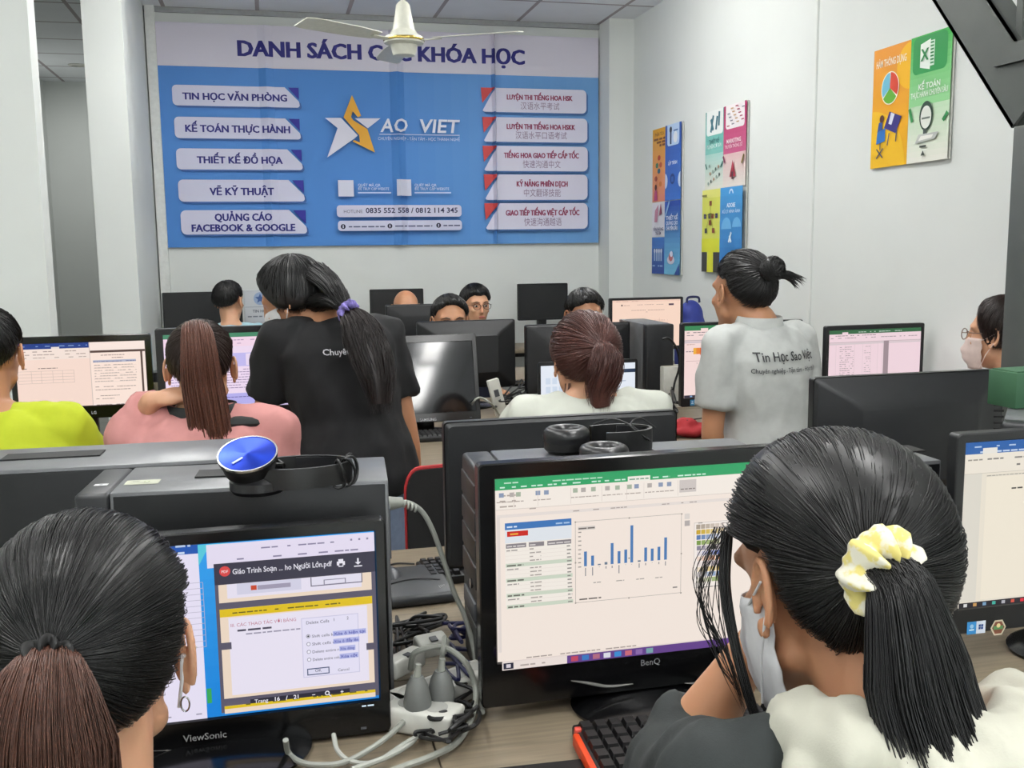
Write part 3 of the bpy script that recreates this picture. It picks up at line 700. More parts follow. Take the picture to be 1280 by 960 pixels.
    p0, p1 = f(430,712), f(800,652); g.rrect(p0[0],p0[1]+.4,p1[0],p1[1],2.2,'34323e')
    yy = (p0[1]+p1[1])/2-1.0
    g.text('Trang', f(470,690)[0], yy, 2.8, 'e8e6f0', bold=0.01)
    for s_, x in (('16',530),('/',565),('21',600),('−',666),('+',772)): g.text(s_, f(x,690)[0], yy, 3.0, 'f0eef8', bold=0.02)
    q = f(716,668); g.disc(q[0],yy+1.2,1.2,'e8e6f0'); g.disc(q[0],yy+1.2,.7,'34323e'); g.line(q[0]+.8,yy+.4,q[0]+2,yy-.8,.5,'e8e6f0')
    g.rect(f(290,760)[0]-2.2,f(290,705)[1],f(290,760)[0],f(290,650)[1],'3aa858')
    g.words(f(745,730)[0],f(800,730)[0],f(745,733)[1],1.8,'d8ecfa',20,0.6); g.words(f(845,720)[0],f(890,720)[0],f(850,720)[1],1.4,'d8ecfa',21,0.95)
def draw_pivot(g, ox, oz, Y):
    f0 = S(g, ox, oz, Y); f = lambda x, y: f0(620+x/4, 590+y/4); f6 = lambda x, y: f0(560+x/3.2, 780+y/3.2)
    W_, H_ = g.W, g.H; BG = 'f3e6dc'
    g.rect(0,0,W_,H_,BG)
    gb = f(40,93)[1]; g.rect(0,gb,W_,H_,'35a468')
    g.words(2,12,H_-2.6,1.2,'c0e4cc',1,0.6); g.words(f(285,0)[0],f(560,0)[0],H_-3.0,1.2,'b8e0c6',2,0.95)
    for x0, x1, c_ in ((20,45,0),(80,105,1),(125,155,2),(178,240,3),(260,305,4),(330,355,5),(385,425,6),(480,525,7),(545,570,8),(595,650,9),(785,815,10),(835,870,11),(910,1050,12)): g.words(f(x0,0)[0],f(x1,0)[0],gb+0.9,1.3,'cfeedd',c_,1)
    g.rect(f(660,0)[0],gb-0.2,f(772,0)[0],gb+2.6,'f0ece2'); g.words(f(668,0)[0],f(764,0)[0],gb+0.8,1.2,'78a088',30,1)
    yr = f(300,170)[1]
    g.rect(0,yr,W_,gb,'f4ebe2'); g.rect(0,yr-0.15,W_,yr+0.1,'d4c8c0')
    for k in range(3): g.words(2,10,gb-3-2.7*k,1.3,'b0a49c',40+k,0.9)
    for x in (25,78,110,208,250,395,435,485,555,605,665,700,765,820,862):
        q = f(x,0)[0]; g.rect(q-1.2,gb-3.4,q+1.2,gb-1.2,('b4aca8','8c9ab4','a8b4a0')[x%3]); g.words(q-2.4,q+2.6,gb-6,0.9,'b0a49c',x,1)
    for x in (85,205,370,525,650,735,905): q = f(x,0)[0]; g.line(q,yr+1,q,gb-0.6,0.2,'d8ccc4')
    g.rect(f(912,0)[0],gb-7,f(996,0)[0],gb-0.6,'cfc6c2'); g.words(f(918,0)[0],f(990,0)[0],gb-5.6,1,'8a807c',51,1)
    g.rect(0,f(300,205)[1],W_,f(300,190)[1],'e6dcd6'); g.words(f(380,0)[0],W_,f(300,200)[1],0.9,'a89c96',52,0.3); g.words(3,f(200,0)[0],f(60,190)[1],1.0,'b0a49c',53,0.4)
    g.rect(0,6,1.6,f(100,215)[1],'e2d8d2'); 
    # pivot table
    x0, x1 = f(40,260)[0], f(372,260)[0]; yt, yb = f(200,240)[1], f(200,650)[1]
    g.rect(x0,yb,x1,yt,'f2ebe2'); g.rect(x0,yt-3.4,x1,yt,'3f76b8'); g.words(x0+1,x0+6,yt-2.4,1.4,'d8e4f4',60,1); g.words(x1-8,x1-1,yt-2.4,1.4,'a8c4e4',61,1)
    g.rect(x0,yt-10,x1,yt-3.4,'dfe4ea'); g.rect(x0+1,yt-6.8,x0+11.5,yt-4.2,'cc2a22'); g.words(x0+2.5,x0+6.5,yt-6,1.4,'f0b040',62,1)
    rows = 16; rh = (yt-12-yb)/rows
    for a, b in ((40,142),(155,232),(248,368)): g.rect(f(a,0)[0],yt-12.6,f(b,0)[0],yt-10.4,'8a8488'); g.words(f(a,0)[0]+.5,f(b,0)[0]-.5,yt-12,1.1,'d8d2d0',a,0.9)
    for k in range(rows):
        y = yt-12.6-rh*(k+1)
        if k in (4,8,12,15): g.rect(x0,y,x1,y+rh,'ccd6c4'); g.words(x0+.5,f(125,0)[0],y+.4,1.4,'6a6a62',70+k,1)
        else:
            g.rect(x0,y,x1,y+.12,'e0d4cc')
            g.words(f(158,0)[0],f(215,0)[0],y+.5,1.1,'a8a09a',80+k,0.95)
            if k in (0,5,9,13): g.words(x0+.5,f(100,0)[0],y+.5,1.1,'a09a96',90+k,0.95)
        g.words(f(345,0)[0],x1-.4,y+.5,1.1,'8c8884',100+k,1)
    # chart
    c0, c1 = f(385,640), f(910,205); c1 = (c1[0], f(650,218)[1])
    for q in ((c0[0],c0[1],c1[0],c0[1]),(c0[0],c1[1],c1[0],c1[1]),(c0[0],c0[1],c0[0],c1[1]),(c1[0],c0[1],c1[0],c1[1])): g.line(*q,0.25,'b0a8a2')
    for x in (c0[0],(c0[0]+c1[0])/2,c1[0]):
        for y in (c0[1],(c0[1]+c1[1])/2,c1[1]): g.disc(x,y,0.45,'a0988f',n=8)
    g.rect(f(395,0)[0],c1[1]-4.2,f(480,0)[0],c1[1]-2.4,'d2cac4'); g.words(f(397,0)[0],f(478,0)[0],c1[1]-3.7,1.2,'6e6864',110,1)
    g.words(f(400,0)[0],f(510,0)[0],c0[1]+1.4,1.3,'6e6864',111,1); g.words(f(870,0)[0],f(893,0)[0],c0[1]+3,1.3,'8a8480',112,1)
    base = f(600,441)[1]
    for x, y in ((432,382),(467,402),(500,443),(533,434),(563,340),(597,380),(630,372),(660,252),(696,425),(728,362),(760,367),(793,358),(826,312)):
        q = f(x,y); yb_ = f(x,455-(x-432)*0.0838)[1]
        g.rect(q[0]-0.75,base,q[0]+0.75,base+max(0.4,q[1]-yb_),'4d7cb4' if abs(q[1]-yb_) > 1.5 else '6a7a8c')
        g.rect(q[0]-.25,base-1-((x*7)%5),q[0]+.25,base-.8,'8a8a90')
    for x in (485,600,700,795): g.words(f(x-18,0)[0],f(x+22,0)[0],f(x,535-(x-485)*.08)[1],0.9,'a8a29c',x,1)
    for k in range(9): g.words(c0[0]+.8,c0[0]+2.4,base+2.2*k,1,'9a948e',120+k,1)
    for k in range(2): q = f(930,205+34*k); g.rect(q[0]-1.4,q[1]-1.4,q[0]+1.4,q[1]+1.4,('dcd4ce','b4acaa')[k])
    # colour pane
    p0, p1 = f(960,560), f(1150,222); g.rect(p0[0],p0[1],p1[0],p1[1],'d0c8c2'); g.rect(p0[0]+.3,p0[1]+.3,p1[0]-.3,p1[1]-.3,'f4ebe4')
    PAL = ['a89a8a','c8a428','5a7cb0','7c9a4a','8a8494','5a6cb8','cc7c50','a89aa8','c8a83c','5f83b8','7a9a4c']
    x0, x1 = f(976,0)[0], f(1116,0)[0]; y1, y0 = f(1040,240)[1], f(1040,520)[1]; rh = (y1-y0)/11
    for j, c_ in enumerate(PAL):
        cc = np.array([int(c_[i:i+2],16)/255 for i in (0,2,4)])
        for i in range(6):
            fl = j >= 5; t = (0.15+0.17*i) if fl else (1-0.15*i)
            k = cc*t+np.array([.95,.9,.87])*(1-t)
            if j == 4 and i == 3: k = np.array([.15,.15,.15])
            g.rect(x0+(x1-x0)*i/6+.15,y1-rh*(j+1)+.25,x0+(x1-x0)*(i+1)/6-.15,y1-rh*j-.1,tuple(k))
    g.words(x0,x1,y0-2.6,1,'9a948e',133,0.9); g.words(x0,x1-6,y1+1.2,1,'9a948e',134,0.6)
    # sheet tabs and task bar
    tb = f6(700,130)[1]; xt = f6(455,160)[0]
    g.rect(0,0,W_,4.0,'64428a'); g.rect(0,0,xt,4.0,'eaded8'); g.rect(0,4.0,W_,4.6,'e4d6d0'); g.rect(0.6,0.5,5.6,3.6,'26263a'); g.rect(2,1.2,4.2,3,'d8d0d8'); g.words(9,30,1.4,1.4,'b0a49e',140,0.6)
    for k, c_ in enumerate(('c04860','3a78c0','b06a80','dadce6','3c8cd0','c86a78','8a6aa8','78a4a8')): x = xt+2+k*5.6; g.rect(x,0.8,x+3.6,3.4,c_)
    g.words(12,70,5.2,1.1,'a89c96',141,0.8)
def draw_doc(g, ox, oz, Y):
    W_, H_ = g.W, g.H
    g.rect(0,0,W_,H_,'e8e0d0'); g.rect(0,H_-6.5,W_,H_,'2c62aa'); g.words(3,W_-30,H_-3,1.4,'b8cde8',1,0.4); g.words(3,70,H_-6,1.6,'c4d6ee',2,0.8); g.rect(11,H_-6.5,20,H_-3.4,'e8e4dc')
    g.rect(0,H_-17,W_,H_-6.5,'ece4d6'); g.words(2,11,H_-10,1.4,'9a9488',3,0.9); g.words(14,120,H_-10,1.6,'8a8680',4,0.6); g.words(14,120,H_-14,1.8,'7a7672',5,0.5); g.rect(0,H_-17.2,W_,H_-17,'c4bcae')
    g.rect(0,3.5,11,H_-17.2,'ddd8cc'); g.rect(14,4,W_*0.85,H_-19.5,'efe6d4'); g.words(14,60,H_-19,0.9,'a49e92',6,0.9)
    g.words(30,37,H_-27,1.5,'4a4844',7,1)
    x0, y1 = 40, H_-28
    for k in range(10): g.line(x0,y1-2.6*k,x0+60,y1-2.6*k,0.25,'7a766e')
    for x in (x0,x0+4,x0+30,x0+60): g.line(x,y1,x,y1-23.4,0.25,'7a766e')
    g.words(x0,x0+6,y1-19.5,1.5,'4a4844',8,1)
    g.rect(0,0,W_,3.2,'2c2a30')
    for k, c_ in enumerate(('d8d8d8','c89858','7aa0c0','48b0a0','b0b0b8','d05848','e03040')): g.rect(3+6*k,0.8,5.2+6*k,2.6,c_)
def sheet(bg, head, seed=0, tabs=True, grid=True):
    def d(g, ox, oz, Y):
        W_, H_ = g.W, g.H
        g.rect(0,0,W_,H_,bg); g.rect(0,H_-6,W_,H_,head); g.words(50,W_-30,H_-4,1.6,'d8e8dc',seed,0.4); g.rect(22,H_-6,32,H_-3.2,bg); g.words(3,80,H_-9,1.8,'8a7c80',seed+1,0.7); g.words(3,W_-5,H_-12.5,1.8,'9a8c90',seed+2,0.5)
        g.rect(0,H_-19,W_,H_-18,'c0b0b4'); g.rect(0,H_-22,W_,H_-19.4,'d8c8cc')
        if grid:
            for x in (12,28,44,58,72,84,92): g.line(x,0,x,H_-22,0.3,'c8b4b8')
            g.rect(94,0,103,H_-18,'a08e94')
            for k in range(22): g.words(18,42,H_-26-3.2*k,1.3,'8c7c80',seed+30+k,0.6); g.words(60,71,H_-26-3.2*k,1.2,'a09094',seed+60+k,0.5)
    return d
def draw_split(g, ox, oz, Y):
    W_, H_ = g.W, g.H; m = W_*0.565; BG = 'f8ddd0'
    g.rect(0,0,W_,H_,BG); g.rect(0,H_-7,m,H_,'24408a'); g.words(2,m-2,H_-4,2,'8aa4d4',1,0.4); g.rect(44,H_-7,54,H_-4.6,'e8dcd8')
    g.rect(0,H_-21,m,H_-7,'f6e4da'); g.words(2,m-4,H_-11,2,'a8968e',2,0.5); g.words(2,m-4,H_-15,2,'b09e96',3,0.5); g.words(2,m-4,H_-19,1.8,'b8a69c',4,0.6)
    g.words(8,50,H_-33,1.8,'8a7a74',5,0.9)
    for k in range(5): g.line(2,H_-36-4*k,m-20,H_-36-4*k,0.35,'c4aea4')
    for x in (2,18,30,44,56,70): g.line(x,H_-36,x,H_-52,0.35,'c4aea4')
    g.rect(m,0,W_,H_,'fbe9e0'); g.rect(m,H_-14,W_,H_-11,'5a4640'); g.rect(W_-6,2,W_-3.4,H_-11,'5a4640'); g.rect(m,2,W_-6,H_-14,'fce6da'); g.rect(m,0,m+1,H_,'d8c4bc')
    g.words(m+14,W_-20,H_-18,1.6,'8a7872',7,0.9); g.words(m+24,W_-28,H_-21.5,1.6,'8a7872',8,0.9); g.rect(m+4,H_-27,W_-12,H_-24,'b4b8cc'); g.words(m+4,W_-12,H_-26.4,1.5,'5c648a',9,0.9)
    for k in range(7): g.words(m+5,W_-12,H_-31-3.6*k,1.3,'a08e88',10+k,0.8); g.line(m+4,H_-31.6-3.6*k,W_-12,H_-31.6-3.6*k,.2,'c8b4aa')
    for k in (0,1,3,4,6): g.words(m+5,W_-14-(k*7)%30,H_-60-4*k,1.4,'8a7872',20+k,0.9)
def draw_class(g, ox, oz, Y):
    W_, H_ = g.W, g.H; BG = 'f0dcf2'
    g.rect(0,0,W_,H_,BG); g.rect(0,H_-5,W_,H_,'4a8a6a'); g.rect(8,H_-5,22,H_-1.5,'f0dcf2'); g.rect(0,H_-16,W_,H_-5,'f4d8ea'); g.words(3,W_-4,H_-9,1.8,'b090b4',1,0.5); g.words(3,W_-4,H_-13,1.6,'b898bc',2,0.4)
    g.rect(4,H_-42,24,H_-26,'4258b0'); 
    st = [(13+5*(1 if k%2==0 else .42)*math.sin(R(36*k)), H_-34+5*(1 if k%2==0 else .42)*math.cos(R(36*k))) for k in range(10)]; g.poly(st[::-1],'e8e6fa')
    g.rect(26,H_-40,W_,H_-24,'c4bcf0'); g.rect(92,H_-39,108,H_-25,'ecdcf4'); g.words(8,22,H_-46,1.5,'7a70a0',3,0.9)
    for k in range(9): g.words(6,24,H_-50-3.4*k,1.4,'8a7ab0',40+k,0.8)
    for k in range(8): g.words(30,W_-6-(k*9)%24,H_-44-3.1*k,1.4,'8a76a0',10+k,0.92)
    g.rect(26,4,W_,H_-72,'b8b2ee'); g.words(30,120,H_-77,1.6,'6a62a8',33,0.9); g.rect(0,0,W_,4,'d8c8f0')
def draw_page(g, ox, oz, Y):
    W_, H_ = g.W, g.H
    g.rect(0,0,W_,H_,'f9d9c6'); g.rect(0,H_-4,W_,H_,'f2cfbe'); g.words(6,60,H_-3,1.5,'c0988a',1,0.6)
    g.disc(22,H_-11,2,'6a5a58'); g.words(26,40,H_-12,1.8,'a88a80',2,1); g.words(58,120,H_-11,1.7,'b0948a',3,0.8); g.rect(132,H_-13,144,H_-9,'5a4a58')
    g.words(44,122,H_-23,1.8,'a88a80',4,0.9); g.words(78,82,H_-27,1.6,'a88a80',5,1)
    for k in range(5): g.words(30,130,H_-46-6*k,1.8,'c8a498',6+k,0.7)
    g.line(110,0,110,H_-40,0.8,'d8b4a4')
def draw_bars(g, ox, oz, Y):
    sheet('f6dcd8','3c8858',40,grid=False)(g, ox, oz, Y); H_ = g.H
    g.rect(12,H_-36,16,H_-28,'f0b040'); g.rect(16,H_-36,21,H_-28,'e88838'); g.rect(21,H_-37,27,H_-28,'d85a28'); g.words(2,12,H_-33,1.6,'7a6a70',3,1); g.words(3,14,H_-24,1.5,'c09a90',4,1); g.rect(2,H_-45,60,H_-44.4,'d0b0ac'); g.words(2,30,H_-48,1.4,'b8a09c',5,0.6)
    g.rect(0,0,g.W,3.4,'3a3440')
    for k in range(7): g.rect(8+7*k,1,11+7*k,2.8,('7aa8d0','c87840','d0d0d8')[k%3])
def draw_light(g, ox, oz, Y):
    W_, H_ = g.W, g.H
    g.rect(0,0,W_,H_,'e6ecf6'); g.rect(50,H_-16,W_,H_-10,'2a3a54'); g.words(W_-70,W_-10,H_-14.5,2.4,'7a9ac0',1,0.6)
    for k in range(4):
        for i in range(4): g.rect(8+11*i,H_-30-14*k,16+11*i,H_-20-14*k,'d0dcec')
    g.words(60,W_-10,H_-30,2,'98a8c0',3,0.7); g.words(W_-60,W_-20,H_-6,2,'98a8c0',4,0.7)
# --- the screens, nearest row first
YM = 1.395
sr = at(475,662,YM)
m0 = monitor('black monitor with a document reader open, in front of the person with a brown ponytail', (481,648), YM, 0.485, 0.322, 'TR', bez=(0.016,0.016,0.018,0.052), draw=draw_reader, brand='ViewSonic', frame=GLOSSB, brand_x=0.46)
mx = monitor('black monitor with a spreadsheet chart, in front of the person with the scrunchie', (597,581), YM, 0.538, 0.375, 'TL', bez=(0.026,0.026,0.024,0.070), draw=draw_pivot, brand='BenQ', brand_col='8a8a8c', frame=GLOSSB, brand_x=0.5)
mw = monitor('black monitor with a blank table document, cut off by the right edge', (1197,543), YM, 0.53, 0.345, 'TL', bez=(0.018,0.018,0.016,0.045), draw=draw_doc)
def sticker(parent, x, z, w, h, cols, name='sticker'):
    g = Canvas(100,60,w,h); n = len(cols)
    for i, c_ in enumerate(cols): g.rect(100*i/n,0,100*(i+1)/n,60,c_)
    g.rect(12,18,38,24,'d8ecf8'); g.disc(25,38,10,'9cc8e8')
    if n > 1:
        for a in (0,1):
            for b in (0,1): g.rect(62+13*a,20+13*b,73+13*a,31+13*b,'2a4a88')
    o = g.build(name, PRINT, parent); o.location = (x,-0.0014,z)
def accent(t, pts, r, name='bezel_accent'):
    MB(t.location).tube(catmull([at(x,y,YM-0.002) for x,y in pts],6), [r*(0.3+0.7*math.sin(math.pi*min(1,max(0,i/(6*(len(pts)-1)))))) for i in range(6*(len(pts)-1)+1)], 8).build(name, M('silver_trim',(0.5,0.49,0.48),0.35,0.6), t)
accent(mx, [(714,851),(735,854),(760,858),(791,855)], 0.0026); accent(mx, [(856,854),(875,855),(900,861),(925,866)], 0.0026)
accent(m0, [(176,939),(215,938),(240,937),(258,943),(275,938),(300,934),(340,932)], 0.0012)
def on_panel(t, px, py, Y): q = at(px,py,Y); return q.x-t.location.x, q.z-t.location.z
x, z = on_panel(mw, 1219.5, 784, YM); sticker(mw, x, z, 0.036, 0.022, ['3a8ac8','d4dce8'])
x, z = on_panel(mw, 1247, 784, YM)
g = Canvas(100,100,0.032,0.032); hx = [(50+48*math.cos(R(60*k)),50+48*math.sin(R(60*k))) for k in range(6)]; g.poly(hx,'c4bca4'); g.poly([(50+.8*(x_-50),50+.8*(y_-50)) for x_,y_ in hx],'7a4a3a'); g.rect(20,40,80,60,'5a8a58'); g.disc(50,62,12,'d8c890')
o = g.build('sticker', PRINT, mw); o.location = (x,-0.0014,z)
# far side of the first desk row, screens turned away
monitor('thin black monitor seen from behind, behind the tower with the padded headphones', (552,526), 1.95, 0.495, 0.30, 'TL', away=True, deep=0.012, base='rect')
monitor('vented black monitor seen from behind, between the grey polo and the steel post', (1011,471), 2.08, 0.512, 0.33, 'TL', away=True, deep=0.045, vents=True)
# second row
m = monitor('black monitor with a split document screen, beside the person in the yellow shirt', (188,417), 3.7, 0.46, 0.29, 'TR', bez=(0.018,0.022,0.024,0.045), draw=draw_split, brand='LG', brand_col='c0c0c4', frame=GLOSSB, brand_x=0.56)
monitor('black monitor with a lilac class page, in front of the person in pink', (193,411), 3.4, 0.49, 0.30, 'TL', bez=(0.024,0.02,0.022,0.03), draw=draw_class, yaw=R(3))
monitor('black monitor switched off with a bright lamp reflection, right of the bending person', (597,416), 3.75, 0.41, 0.335, 'TR', bez=(0.018,0.018,0.03,0.035), brand='SAMSUNG', brand_col='b0b0b4', off_gloss=0.06, frame=GLOSSB, tilt=14)
mb_ = monitor('black monitor with a spreadsheet and orange cells, partly behind the grey polo', (852,404), 3.5, 0.505, 0.32, 'TL', bez=(0.014,0.014,0.012,0.034), draw=draw_bars)
x, z = on_panel(mb_, 868, 503, 3.5); sticker(mb_, x, z, 0.036, 0.022, ['4a90c0','c8d4e0'])
monitor('black monitor with a pink tinted spreadsheet, right of the grey polo', (1033,408), 3.5, 0.45, 0.30, 'TL', bez=(0.016,0.014,0.018,0.03), draw=sheet('f0d6de','3a6a48',7), yaw=R(2))
monitor('black monitor seen from behind, hiding the lower face of the front bespectacled man', (520,402), 4.35, 0.44, 0.30, 'TL', away=True, deep=0.05)
monitor('black monitor seen from behind, just beyond the brown haired person', (655,406), 4.3, 0.49, 0.31, 'TL', away=True, deep=0.03)
# third and fourth rows
monitor('black monitor with a peach web page, beside the right wall in the back', (762,373), 5.36, 0.445, 0.30, 'TL', bez=(0.018,0.016,0.014,0.02), draw=draw_page)
monitor('black monitor seen from behind in front of the bald man', (481,381), 5.45, 0.43, 0.28, 'TL', away=True, deep=0.02)
monitor('dark switched off monitor against the back wall, left of the boy in blue', (202,366), 6.85, 0.50, 0.30, 'TL', bez=(0.012,0.012,0.012,0.02), off_gloss=0.5)
monitor('dark switched off monitor against the back wall, behind the bald man', (462,362), 6.9, 0.37, 0.25, 'TL', bez=(0.01,0.01,0.01,0.018), off_gloss=0.5)
monitor('dark switched off monitor against the back wall, nearest the corner column', (647,355), 6.9, 0.37, 0.26, 'TL', bez=(0.01,0.01,0.01,0.018), off_gloss=0.5)
# laptop in front of the brown haired person
a, b_ = at(676,456,3.45), at(794,456,3.45)
lt = thing('laptop', 'open black laptop with a pale screen, in front of the brown haired person', 'laptop', ((a.x+b_.x)/2,3.40,DZ))
lw = b_.x-a.x+0.02; lh = a.z-DZ
m_ = MB(); m_.loft([rr_ring(-lw/2,lw/2,0.012,lh+.008,0.008,0.062),rr_ring(-lw/2,lw/2,0.012,lh+.008,0.008,0.052)]); m_.build('lid', BLACKP, lt)
g = Canvas(160,160*(lh-.03)/(lw-.02),lw-.02,lh-.03); draw_light(g,0,0,0); o = g.build('screen', SCREEN, lt); o.location = (0,0.051,(lh+.012)/2+.004)
MB().box((0,-0.06,0.008),(lw,0.22,0.016),bevel=0.004).build('keyboard_deck', BLACKP, lt)
MB().cyl((-lw*.4,0.054,0.014),(lw*.4,0.054,0.014),0.006).build('hinge', GREYP, lt)
# ------------------------------------------------------------------ desks
WOOD = M('grey_oak_laminate', (0.48,0.435,0.365), 0.45, var=0.20, scale=7, stretch=(1.0,16,16), bump=0.05, bscale=60)
LEGM = M('desk_leg_steel', (0.12,0.12,0.125), 0.4, 0.3)
def desk(label, x0, x1, y0, y1, panel=True):
    t = thing('desk', label, 'desk', ((x0+x1)/2,(y0+y1)/2,0)); w_, d_ = x1-x0, y1-y0
    MB().box((0,0,DZ-0.0125),(w_,d_,0.025),bevel=0.002).build('desktop', WOOD, t)
    for sx in (-1,1):
        for sy in (-1,1): MB().box((sx*(w_/2-0.04),sy*(d_/2-0.04),(DZ-0.025)/2),(0.04,0.04,DZ-0.025),bevel=0.003).build('leg', LEGM, t)
    MB().box((0,0,DZ-0.05),(w_-0.12,0.03,0.05)).build('rail', LEGM, t, smooth=False)
    return t
XM = 0.20
desk('grey oak desk in the near row, under the document reader monitor', -0.60, XM, 0.95, 1.575)
desk('grey oak desk in the near row, under the spreadsheet chart monitor', XM+.002, 2.0, 0.95, 1.575)
desk('grey oak desk facing the aisle, under the small dark keyboard', -0.60, 2.0, 1.577, 2.30)
desk('grey oak desk in the second row, under the split document monitor', -0.86, 0.18, 3.40, 4.0)
desk('grey oak desk in the second row, under the laptop and the switched off monitor', 0.182, 2.5, 3.20, 4.0)
desk('grey oak desk beyond the second row, under the monitor hiding the bespectacled man', -0.5, 2.5, 4.002, 4.6)
desk('grey oak desk in the third row, under the peach web page monitor', 0.3, 2.5, 5.18, 5.74)
desk('long narrow grey oak desk along the back wall under the notice', -0.66, 2.36, 6.70, 7.18)
# ------------------------------------------------------------------ computer towers
def tower(label, x, y, L=0.42, Wd=0.175, H=0.36, rz=0.0, z=DZ, flip=False, style='bays'):
    """length along local X, front panel at local -X, origin under the near front corner"""
    t = thing('computer_tower', label, 'computer', (x,y,z), rz)
    f = 0.05
    MB().box(((L+f)/2,Wd/2,H/2+.004),(L-f,Wd,H-.008),bevel=0.003).build('case_shell', CASEM, t)
    MB().box(((L+f)/2,-0.0012,H/2+.004),(L-f-0.01,0.003,H-0.02),bevel=0.001).build('side_panel', SIDEM, t)
    fp = MB().box((f/2,Wd/2,H/2),(f,Wd+0.004,H),bevel=0.008,seg=3).build('front_panel', M('tower_front_plastic',(0.13,0.135,0.145),0.4,var=0.08,bump=0.04,bscale=900), t)
    if style == 'bays':
        for k in range(4): MB().box((-0.001,Wd/2,H*0.93-0.045*k-0.02),(0.004,Wd*0.86,0.038),bevel=0.0015).build('drive_bay', M('bay_plastic',(0.17,0.165,0.165),0.45), fp)
        MB().lathe([(0,0.0),(0.008,0.0),(0.009,0.004),(0,0.005)],(-0.002,Wd*0.30,H*0.45),n=20,rot=Matrix.Rotation(R(-90),3,'Y')).build('power_button', CHROME, fp)
        MB().box((-0.001,Wd/2,H*0.33),(0.006,Wd*0.7,0.03),bevel=0.002).build('port_flap', GREYP, fp)
        MB().box((-0.0005,Wd*0.5,H*0.15),(0.003,Wd*0.7,H*0.22),bevel=0.002).build('lower_grille', M('tower_grille',(0.25,0.26,0.25),0.5,bump=0.3,bscale=500), fp)
        MB().box((0.24,Wd*0.55,H+0.001),(0.16,0.05,0.003)).build('top_vent', M('vent_black',(0.02,0.02,0.022),0.6), t, smooth=False)
    r = MB(); r.box((L+0.001,Wd/2,H*0.75),(0.003,Wd*0.8,0.08)); r.build('rear_plate', GREYP, t, smooth=False)
    for k in range(4): MB().cyl((0.08 if k%2 else L-0.06, 0.03 if k<2 else Wd-0.03, 0),(0.08 if k%2 else L-0.06, 0.03 if k<2 else Wd-0.03, 0.006),0.012).build('foot', GREYP, t)
    return t
t1 = tower('black computer tower carrying the blue headphones, behind the document reader monitor', -0.291, 1.530, L=0.455, rz=R(-4.5))
g = Canvas(100,60,0.05,0.03); g.rect(0,0,100,60,'b4b6a4'); g.disc(62,34,9,'8a9468'); g.disc(62,34,5,'c4c8b4'); g.line(20,14,80,14,3,'9a9c8c'); g.rect(20,30,40,44,'a0a294')
o = g.build('label_sticker', PRINT, t1); o.rotation_euler = (R(-90),0,0); o.location = (0.085,0.06,0.3606)
o.rotation_euler = (R(-90),0,R(0))
g = Canvas(100,60,0.02,0.012); g.rect(0,0,100,60,'d0d2d2'); g.disc(50,30,14,'8a8c90'); o = g.build('front_sticker', PRINT, t1); o.rotation_euler = (R(-90),0,0); o.location = (0.026,0.055,0.3606)
t2 = tower('computer tower with a bare grey top at the left edge, behind the blue headphone tower', -0.62, 1.745, L=0.58, Wd=0.19, rz=R(-2))
t3 = tower('black computer tower carrying the padded black headphones, behind the chart monitor', 0.3035, 1.512, L=0.50, Wd=0.155, rz=R(-2))
q = atz(1247,548,1.10)
t4 = tower('computer tower standing under the green box at the right edge', q.x+0.25, q.y+0.015, L=0.25, rz=R(48), style='plain')
t5 = tower('black computer tower half hidden behind the head with the scrunchie', 0.815, 1.475, L=0.302, Wd=0.17, H=0.335)
p = at(796,404,4.2)
t6 = tower('narrow black computer tower beside the turned away monitor beyond the brown haired person', p.x+0.135, 4.10, L=0.36, Wd=0.125, H=p.z-DZ, rz=R(90), style='plain')
# green box on the right-hand tower
p = at(1256,458,q.y+0.36)
gb = thing('box', 'green paper box on the tower at the right edge below the post', 'box', (1.578,1.80,DZ+0.361), R(3))
hb = p.z-gb.location.z
GREEN = M('green_card', (0.20,0.36,0.25), 0.6, var=0.08, scale=20)
MB().box((0,0,hb/2),(0.16,0.08,hb),bevel=0.002).build('carton', GREEN, gb)
MB().box((0,0,hb+0.001),(0.15,0.07,0.003)).build('lid_flap', GREEN, gb, smooth=False)
g = Canvas(100,60,0.12,hb*0.8); 
for q4 in ((4,4,96,8),(4,52,96,56),(4,4,7,56),(93,4,96,56),(40,16,80,20),(40,16,43,44),(40,40,80,44)): g.rect(*q4,'8fb49a')
o = g.build('printed_frame', PRINT, gb); o.location = (0.01,-0.0405,hb/2)
# ------------------------------------------------------------------ headphones
HB = M('headphone_black', (0.05,0.05,0.055), 0.4, var=0.1)
PAD = M('ear_pad_leatherette', (0.09,0.09,0.10), 0.32, var=0.1, bump=0.08, bscale=300)
def brushed_blue():
    m = M('blue_spun_metal', (0.12,0.24,0.72), 0.30, 0.9, var=0.05); nt = m.node_tree; b = nt.nodes['Principled BSDF']
    b.inputs['Anisotropic'].default_value = 0.8
    tg = nt.nodes.new('ShaderNodeTangent'); tg.direction_type = 'RADIAL'; tg.axis = 'Z'; nt.links.new(tg.outputs['Tangent'], b.inputs['Tangent']); return m
ztop = DZ+0.361
hc = atz(310,571,ztop+0.055)
h1 = thing('headphones', 'black headphones with a shiny blue ear cup, on the left tower', 'headphones', (hc.x,hc.y,ztop))
MB().lathe([(0.0,0.0),(0.036,0.0),(0.041,0.006),(0.041,0.018),(0.034,0.024),(0.0,0.024)],(0.012,0.01,0.001),n=36).build('ear_cup', PAD, h1)
rot = Matrix.Rotation(R(24),3,'X') @ Matrix.Rotation(R(-5),3,'Y')
